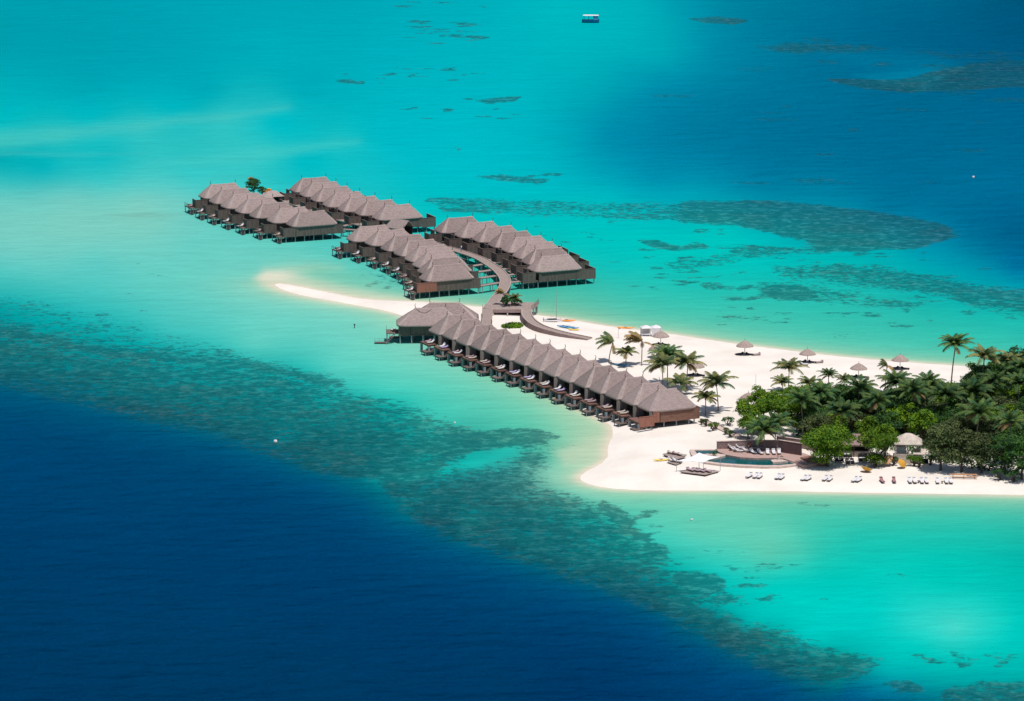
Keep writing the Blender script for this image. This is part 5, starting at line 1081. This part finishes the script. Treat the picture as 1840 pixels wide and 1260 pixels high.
# ---- front beach loungers
xs_ = [1346, 1357.5, 1365, 1397.5, 1404.5, 1444.5, 1452, 1482.5, 1491, 1535.5, 1543, 1585, 1606.5, 1635, 1643.5, 1656.5, 1665, 1684.5, 1700.5, 1708.5]
vs_ = [858, 858.5, 859, 860.5, 860.8, 863, 863, 863.5, 864, 865.5, 865.5, 867, 867, 867.5, 867.5, 868, 868, 868.3, 868.3, 868.3]
grp = [0, 0, 0, 1, 1, 2, 2, 3, 3, 4, 4, 5, 5, 6, 6, 7, 7, 8, 9, 9]
gl_ = ['leftmost trio', 'second cluster', 'third cluster', 'fourth cluster', 'fifth cluster', '', 'sixth cluster', 'seventh cluster', 'single', 'rightmost pair']
for i, (u, v) in enumerate(zip(xs_, vs_)):
    dark = i in (11, 12)
    k = [j for j in range(len(grp)) if grp[j] == grp[i]].index(i); nn_ = grp.count(grp[i])
    if dark: lb = 'dark red lounger on the front beach, %s of the two dark ones' % ('left' if i == 11 else 'right')
    elif i == 17: lb = 'single white lounger on the front beach between two paired sets'
    else: lb = 'white lounger on the front beach, %s one of the %s' % (('left', 'right')[k] if nn_ == 2 else ('left', 'middle', 'right')[k], gl_[grp[i]])
    lounger(PROTO_D if dark else PROTO_W, GS(u, v), R(-28 + rnd.uniform(-6, 6) if i < 11 else (rnd.uniform(-4, 14) if i < 13 else rnd.uniform(-5, 5))), lb, None if dark else 'white loungers on the front beach')
def side_table(loc, label):
    t = thing('side_table', label, 'table', loc); mb = MB(); mb.lathe([(.001, .45), (.3, .45), (.3, .40), (.001, .40)], 12); obj('table_top', mb, teak, t); mb = MB(); mb.tube([(0, 0, 0), (0, 0, .4)], [.14, .05], 6); obj('leg', mb, wood_dark, t)
side_table(GS(1650.5, 868), 'small round side table between the sixth and seventh lounger clusters'); side_table(GS(1693, 869), 'small round side table left of the rightmost lounger pair')
# ---- path beside the grove
pt = thing('garden_path', 'pinkish stone path running from the end villa to the pool wall', 'path'); pp = catmull([(*GS(u, v)[:2], 1.27) for u, v in ((1262, 757), (1282, 765), (1305, 775), (1325, 785), (1345, 792))], 4)
a_, b_ = ribbon(pp, 2.0, 1.3, .2, .10); obj('paving', a_, coping, pt); obj('edging', b_, stone, pt)
# ---- restaurant corner
rs = thing('beach_bar', 'low beach bar with a grey stone coloured roof under the trees', 'building', (*GS(1534, 817)[:2], 1.2), R(-4)); mb = MB()
rg, n_ = roof_rings(7.6, 5.0, 3.6, 2.6, 4.4, seed=4); mb.rings(rg); obj('roof', mb, stone, rs)
mb = MB(); mb.box(-3.2, 3.2, 1.7, 1.9, -.2, 2.5); obj('back_wall', mb, wood_dark, rs)
mb = MB(); mb.box(-3.0, 3.0, -1.8, -1.2, -.1, 1.05); mb.box(-3.1, 3.1, -1.9, -1.1, 1.052, 1.12); obj('counter', mb, tentm, rs)
for x in (-3.3, 0, 3.3):
    mb = MB(); mb.box(x - .1, x + .1, -2.1, -1.91, -.2, 2.45); obj('post', mb, wood_grey, rs)
def dining(loc, rz, label, wdt=1.4):
    t = thing('dining_table', label, 'table', loc, rz, 'tables at the beach bar'); mb = MB(); mb.box(-wdt / 2, wdt / 2, -.4, .4, .72, .77); obj('table_top', mb, white, t)
    for x in (-1, 1):
        mb = MB(); mb.box(x * wdt * .4 - .04, x * wdt * .4 + .04, -.3, .3, 0, .717); obj('leg', mb, blackm, t)
def chair_proto():
    t = thing('armchair', 'x', 'armchair'); mb = MB(); mb.box(-.35, .35, -.33, .33, .3, .42); obj('seat', mb, blackm, t); mb = MB(); mb.box(-.35, .35, .28, .36, .423, .95); obj('backrest', mb, blackm, t)
    mb = MB(); mb.box(-.3, .3, -.3, .24, .423, .5); obj('cushion', mb, white, t)
    for x in (-1, 1):
        mb = MB(); mb.box(x * .37 - .04, x * .37 + .04, -.33, .36, .3, .62); obj('armrest', mb, blackm, t)
        for y in (-.28, .28): mb = MB(); mb.box(x * .31 - .03, x * .31 + .03, y - .03, y + .03, 0, .297); obj('leg', mb, blackm, t)
    return t
CP = chair_proto(); index_children(); cu_ = False
tabs = [(1522, 822, 'table with black armchairs at the left end of the beach bar'), (1549, 820, 'table with black armchairs right in front of the beach bar'), (1550, 829, 'table with black armchairs at the right on the bar sand'), (1527, 834, 'table nearest the shore, left of the bar'), (1507, 829, 'table in the tree shade beside the forked trunk')]
for i, (u, v, lb) in enumerate(tabs):
    x, y, z = GS(u, v); dining((x, y, z), R(rnd.uniform(-10, 10)), lb)
    for k, (dx, dy, a) in enumerate(((-.45, -1.0, 180), (.5, -.95, 180), (-.45, 1.0, 0), (.5, 1.0, 0))):
        place(CP, cu_, (x + dx, y + dy, z), R(a + rnd.uniform(-12, 12)), 'black armchair with white cushion at a beach bar table', 'black armchairs at the beach bar'); cu_ = True
pv = thing('canvas_pavilion', 'cream canvas roofed pavilion on a raised white base among the trees', 'pavilion', (*GS(1631, 829)[:2], 1.2), R(-5))
mb = MB(); mb.box(-3.0, 3.0, -2.4, 2.4, -.3, 1.1); obj('base', mb, tentm, pv); mb = MB(); mb.box(-2.9, 2.9, -2.3, -2.1, 1.102, 2.0); mb.box(2.7, 2.9, -2.09, 2.3, 1.102, 2.0); obj('parapet', mb, tentm, pv)
mb = MB(); rr_ = [[(p[0], p[1], z) for p in rrect(l, w2, .5, 4)] for l, w2, z in ((5.6, 5.0, 4.0), (5.9, 5.2, 4.05), (5.7, 5.0, 4.3), (4.0, 3.4, 5.0), (2.0, 1.4, 5.7), (1.0, .3, 5.95))]; mb.rings(rr_); obj('roof', mb, tentm, pv)
for x in (-2.6, 0, 2.6):
    for y in (-2.2, 2.2): mb = MB(); mb.tube([(x, y, 1.0), (x, y, 4.02)], .08, 6); obj('post', mb, tentm, pv)
mb = MB(); mb.box(-2.4, -.4, -.2, 1.8, 1.103, 3.0); obj('cabinet', mb, white, pv)
aw = thing('awning', 'small cream awning on posts right of the canvas pavilion', 'awning', (*GS(1656, 833)[:2], 1.2), R(-5)); mb = MB(); mb.add([(-1.8, -1.2, 2.2), (1.8, -1.2, 2.2), (1.6, 1.2, 2.8), (-1.6, 1.2, 2.8), (-1.8, -1.2, 2.1), (1.8, -1.2, 2.1), (1.6, 1.2, 2.7), (-1.6, 1.2, 2.7)], [(0, 1, 2, 3), (7, 6, 5, 4), (0, 4, 5, 1), (1, 5, 6, 2), (2, 6, 7, 3), (3, 7, 4, 0)]); obj('cover', mb, tentm, aw)
for x in (-1.5, 1.5):
    mb = MB(); mb.tube([(x, -1.1, -.2), (x, -1.1, 2.12)], .05, 5); obj('post', mb, wood_grey, aw)
mb = MB(); mb.box(-1.4, 1.4, .2, .9, 0, .8); obj('counter', mb, blackm, aw)
def parasol(loc, tilt, label, m=flagm, r_=1.25, h_=1.7):
    t = thing('tilted_parasol', label, 'parasol', loc, 0, 'ochre parasols by the canvas pavilion'); mb = MB(); mb.tube([(0, 0, -.1), (0, 0, h_)], .04, 5); obj('pole', mb, wood_grey, t)
    mb = MB(); mb.lathe([(.001, .55), (r_ * .5, .38), (r_, 0), (r_ * .97, -.04), (r_ * .5, .33), (.001, .5)], 12); c = obj('canopy', mb, m, t); c.location = (0, 0, h_ - .3); c.rotation_euler = tilt
parasol(GS(1594, 838), (R(30), R(-35), 0), 'peach parasol tilted left, between olive bushes', mat('peach_fabric', (.62, .34, .18), (.5, .26, .12), scale=2)); parasol(GS(1621, 842), (R(35), R(35), 0), 'bright ochre parasol tilted right, beside the pavilion pole', mat('bright_ochre', (.62, .33, .05), (.5, .25, .03), scale=2), 1.0, 1.4)
parasol(GS(1557, 848.5), (R(160), R(20), 0), 'ochre bowl shaped parasol standing out on the sand', flagm, 1.2, 1.1)
bt = thing('bench_row', 'long row of joined wooden picnic benches on the sand at the right', 'bench', GS(1732, 859), R(-3)); mb = MB(); mb.box(-2.7, 2.7, -.35, .35, .72, .78); obj('table_top', mb, mat('honey_wood', (.55, .28, .13), (.42, .2, .1), scale=3), bt)
for sy in (-1, 1): mb = MB(); mb.box(-2.7, 2.7, sy * .8 - .14, sy * .8 + .14, .42, .47); obj('seat', mb, MATS['honey_wood'], bt)
for x in (-2.2, 0, 2.2):
    mb = MB(); mb.tube([(x, -.95, 0), (x, .2, .717)], .06, 4); mb.tube([(x, .95, 0), (x, -.2, .717)], .06, 4); obj('leg', mb, MATS['honey_wood'], bt)
# ---- small roofs among the far villas
def gable(loc, rz, L_, W_, ez, rz_, label):
    t = thing('open_hut', label, 'hut', loc, rz); mb = MB(); e = .22
    top = [(-L_ / 2 * .8, -0, rz_), (L_ / 2 * 1.05, 0, rz_)]
    for sy in (-1, 1):
        a = (-L_ / 2, sy * W_ / 2, ez); b = (L_ / 2, sy * W_ / 2, ez); mb.add([a, b, top[1], top[0], (a[0], a[1], a[2] - e), (b[0], b[1], b[2] - e), (top[1][0], 0, rz_ - e), (top[0][0], 0, rz_ - e)], [(0, 1, 2, 3), (7, 6, 5, 4), (0, 4, 5, 1), (1, 5, 6, 2), (2, 6, 7, 3), (3, 7, 4, 0)])
    mb.add([(-L_ / 2, -W_ / 2, ez), (-L_ / 2, W_ / 2, ez), top[0]], [(0, 2, 1)]); obj('roof', mb, thatch, t)
    mb = MB(); mb.box(-L_ / 2 + .4, L_ / 2 + 1.8, -W_ / 2 + .3, W_ / 2 - .3, 1.9, 2.1); obj('floor', mb, deckm, t)
    mb = MB(); mb.box(-L_ / 2 + .5, L_ / 2 - .4, -W_ / 2 + .45, -W_ / 2 + .6, 2.1, ez); mb.box(-L_ / 2 + .5, L_ / 2 - .4, W_ / 2 - .6, W_ / 2 - .45, 2.1, ez); obj('wall', mb, wood_dark, t)
    for x in (-L_ / 2 + .6, 0, L_ / 2 + 1.6):
        for y in (-W_ / 2 + .4, W_ / 2 - .4): stilt(x, y, 1.897, t)
x, y = G(718, 398, 5.6); gable((x, y, 0), R(-38), 6.2, 5.2, 4.1, 6.2, 'small open gabled thatch hut at the right end of the left back villa row')
x, y = G(489, 349, 4.2); ht = thing('small_hut', 'small low pinkish roofed hut between the far villa rows', 'hut', (x, y, 0), R(20)); mb = MB(); mb.rings([[(p[0], p[1], z) for p in rrect(l, w2, .3, 3)] for l, w2, z in ((6.0, 4.0, 3.7), (6.2, 4.2, 3.75), (4.0, 2.4, 4.5), (2.2, .3, 5.2))]); obj('roof', mb, cap, ht)
mb = MB(); mb.box(-2.6, 2.6, -1.6, 1.6, 2.0, 2.15); obj('floor', mb, deckm, ht); mb = MB(); mb.box(-2.5, 2.5, .9, 1.0, 2.15, 3.75); obj('wall', mb, MATS['dark_glass'], ht)
for x in (-2.4, 0, 2.4):
    for y in (-1.5, 1.5): stilt(x, y, 3.72, ht, .09)
for k, (u, v) in enumerate(((477, 341.5), (482, 340.5), (485.5, 341))):
    x, y = G(u, v, 3.4); t = thing('orange_drum', 'orange drum behind the small hut roof, %s of three' % ('left', 'middle', 'right')[k], 'drum', (x, y + .5, 2.2), 0, 'orange drums'); mb = MB(); mb.lathe([(.001, 0), (.38, 0), (.38, .3), (.35, .33), (.38, .36), (.38, 1.3), (.001, 1.3)], 10); obj('body', mb, coral, t); mb = MB(); mb.lathe([(.001, 1.302), (.36, 1.302), (.3, 1.36), (.001, 1.36)], 10); obj('lid', mb, flagm, t)
# ---- far boat
x, y = G(1062, 41, 0); bo = thing('tour_boat', 'small blue boat with a white canopy alone on the far lagoon', 'boat', (x, y, 0), R(-4)); mb = MB(); rings = []
for i in range(13):
    s_ = i / 12 * 2 - 1; w_ = 1.05 * (1 - abs(s_) ** 3.2) + .08 if s_ > 0 else 1.05 * (1 - abs(s_) ** 6 * .4); sh = .35 * max(s_, 0) ** 2
    rings.append([(s_ * 3.2, w_ * c, z + (sh if z > .5 else 0)) for c, z in ((-1, 1.15), (-.85, .4), (-.3, -.2), (.3, -.2), (.85, .4), (1, 1.15), (.85, 1.1), (.75, .7), (-.75, .7), (-.85, 1.1))])
mb.rings(rings); mb.add(rings[0], [tuple(range(10))[::-1]]); obj('hull', mb, boatblue, bo)
mb = MB(); mb.rings([[(p[0] - .1, p[1], z) for p in rrect(l, w2, .4, 4)] for l, w2, z in ((5.9, 2.3, 2.75), (6.1, 2.4, 2.8), (6.0, 2.3, 2.93), (5.0, 1.6, 3.02))]); obj('canopy', mb, white, bo)
for xx in (-2.7, -.9, .9, 2.4):
    for yy in (-.9, .9): mb = MB(); mb.tube([(xx, yy, 1.0), (xx, yy, 2.76)], .05, 5); obj('post', mb, boatblue, bo)
for yy in (-.93, .93): mb = MB(); mb.box(.9, 2.7, yy - .02, yy + .02, 1.2, 2.6); obj('side_curtain', mb, bluem, bo)
for xx in (-1.8, -.3): mb = MB(); mb.box(xx - .2, xx + .2, -.7, .7, .7, 1.25); obj('seat', mb, bluem, bo)
mb = MB(); mb.box(-3.45, -3.2, -.2, .2, .2, 1.4); obj('outboard_motor', mb, blackm, bo)
# ---- buoys and marker
for i, (u, v, lb) in enumerate(((495, 796, 'white mooring buoy at the edge of the deep blue below the left reef'), (1749, 320, 'white buoy floating on the blue water at the upper right'), (817, 761, 'tiny white buoy above the right tip of the left reef'), (1243, 935.5, 'small white buoy in the pale shallows below the front beach'))):
    t = thing('buoy', lb, 'buoy', (*G(u, v, 0), 0)); mb = MB(); s_ = (1, .9, .55, .6)[i]; mb.lathe([(.001, .75 * s_), (.3 * s_, .65 * s_), (.42 * s_, .35 * s_), (.36 * s_, 0), (.001, -.2)], 12); obj('float', mb, white, t, smooth=True)
    mb = MB(); mb.tube([(0, 0, .7 * s_), (0, 0, .95 * s_)], .04, 5); obj('ring', mb, blackm, t)
t = thing('marker_post', 'dark marker post standing alone in the shallows left of the pavilion', 'post', (*G(637, 590, 0), 0)); mb = MB(); mb.tube([(0, 0, -1), (0, 0, 1.0)], .09, 6); obj('post', mb, wood_dark, t); mb = MB(); mb.box(-.2, .2, -.05, .05, .75, 1.05); obj('board', mb, wood_dark, t)
# ---- people
def person(loc, rz, label, shirt, shorts, pose=0):
    t = thing('person', label, 'person', loc, rz)
    me = bpy.data.meshes.new('body'); J = [(0, 0, .95), (0, 0, 1.15), (0, 0, 1.40), (0, 0, 1.52), (0, .01, 1.66), (-.17, 0, 1.40), (-.23, .02 + .1 * pose, 1.12), (-.22, .10 + .1 * pose, .88), (.17, 0, 1.40), (.23, -.02, 1.12), (.22, .06, .88),
         (-.10, 0, .88), (-.11, .06, .48), (-.11, -.02 + .1, .06), (-.11, .22, .03), (.10, 0, .88), (.11, -.02, .48), (.11, -.12, .06), (.11, .02, .03)]
    E_ = [(0, 1), (1, 2), (2, 3), (3, 4), (2, 5), (5, 6), (6, 7), (2, 8), (8, 9), (9, 10), (0, 11), (11, 12), (12, 13), (13, 14), (0, 15), (15, 16), (16, 17), (17, 18)]
    Rr = [.14, .13, .15, .055, .10, .06, .045, .035, .06, .045, .035, .09, .065, .045, .035, .09, .065, .045, .035]
    me.from_pydata(J, E_, []); me.materials.append(skinm); o = bpy.data.objects.new('body', me); COL.objects.link(o); o.parent = t
    sk = o.modifiers.new('skin', 'SKIN'); o.modifiers.new('sub', 'SUBSURF').levels = 1
    for vv, r_ in zip(me.skin_vertices[0].data, Rr): vv.radius = (r_, r_)
    me.skin_vertices[0].data[0].use_root = True
    mb = MB(); mb.lathe([(.17, .98), (.185, 1.1), (.2, 1.38), (.10, 1.5), (.07, 1.5)], 10); obj('shirt', mb, shirt, t).scale = (1.1, .8, 1)
    mb = MB(); mb.lathe([(.18, 1.02), (.19, .9), (.2, .62), (.17, .62), (.16, .9)], 10); obj('shorts', mb, shorts, t).scale = (1.15, .85, 1)
    mb = MB(); mb.lathe([(.001, 1.80), (.08, 1.77), (.115, 1.68), (.10, 1.62)], 10); obj('hair', mb, wood_dark, t)
x, y = G(829, 452, 2.2); person((x, y, 2.2), R(40), 'person in white standing on the curved boardwalk at its visible far end', white, boatblue)
x, y = G(957, 502.5, 1.95); person((x, y, 1.95), R(200), 'person in white top at the door of the nearest right row villa', white, boatblue, 1)
x, y, z = GS(1325, 825); person(PZ(1348, 809, 1.8), R(120), 'person in a red top walking on the pool deck behind the loungers', mat('red_cloth', (.5, .05, .05), (.4, .04, .04), scale=3), blackm)
# clean up prototypes that were never placed
for o in list(bpy.data.objects):
    if o.parent is None and o.get('label') == 'x':
        for c in list(o.children_recursive): bpy.data.objects.remove(c)
        bpy.data.objects.remove(o)
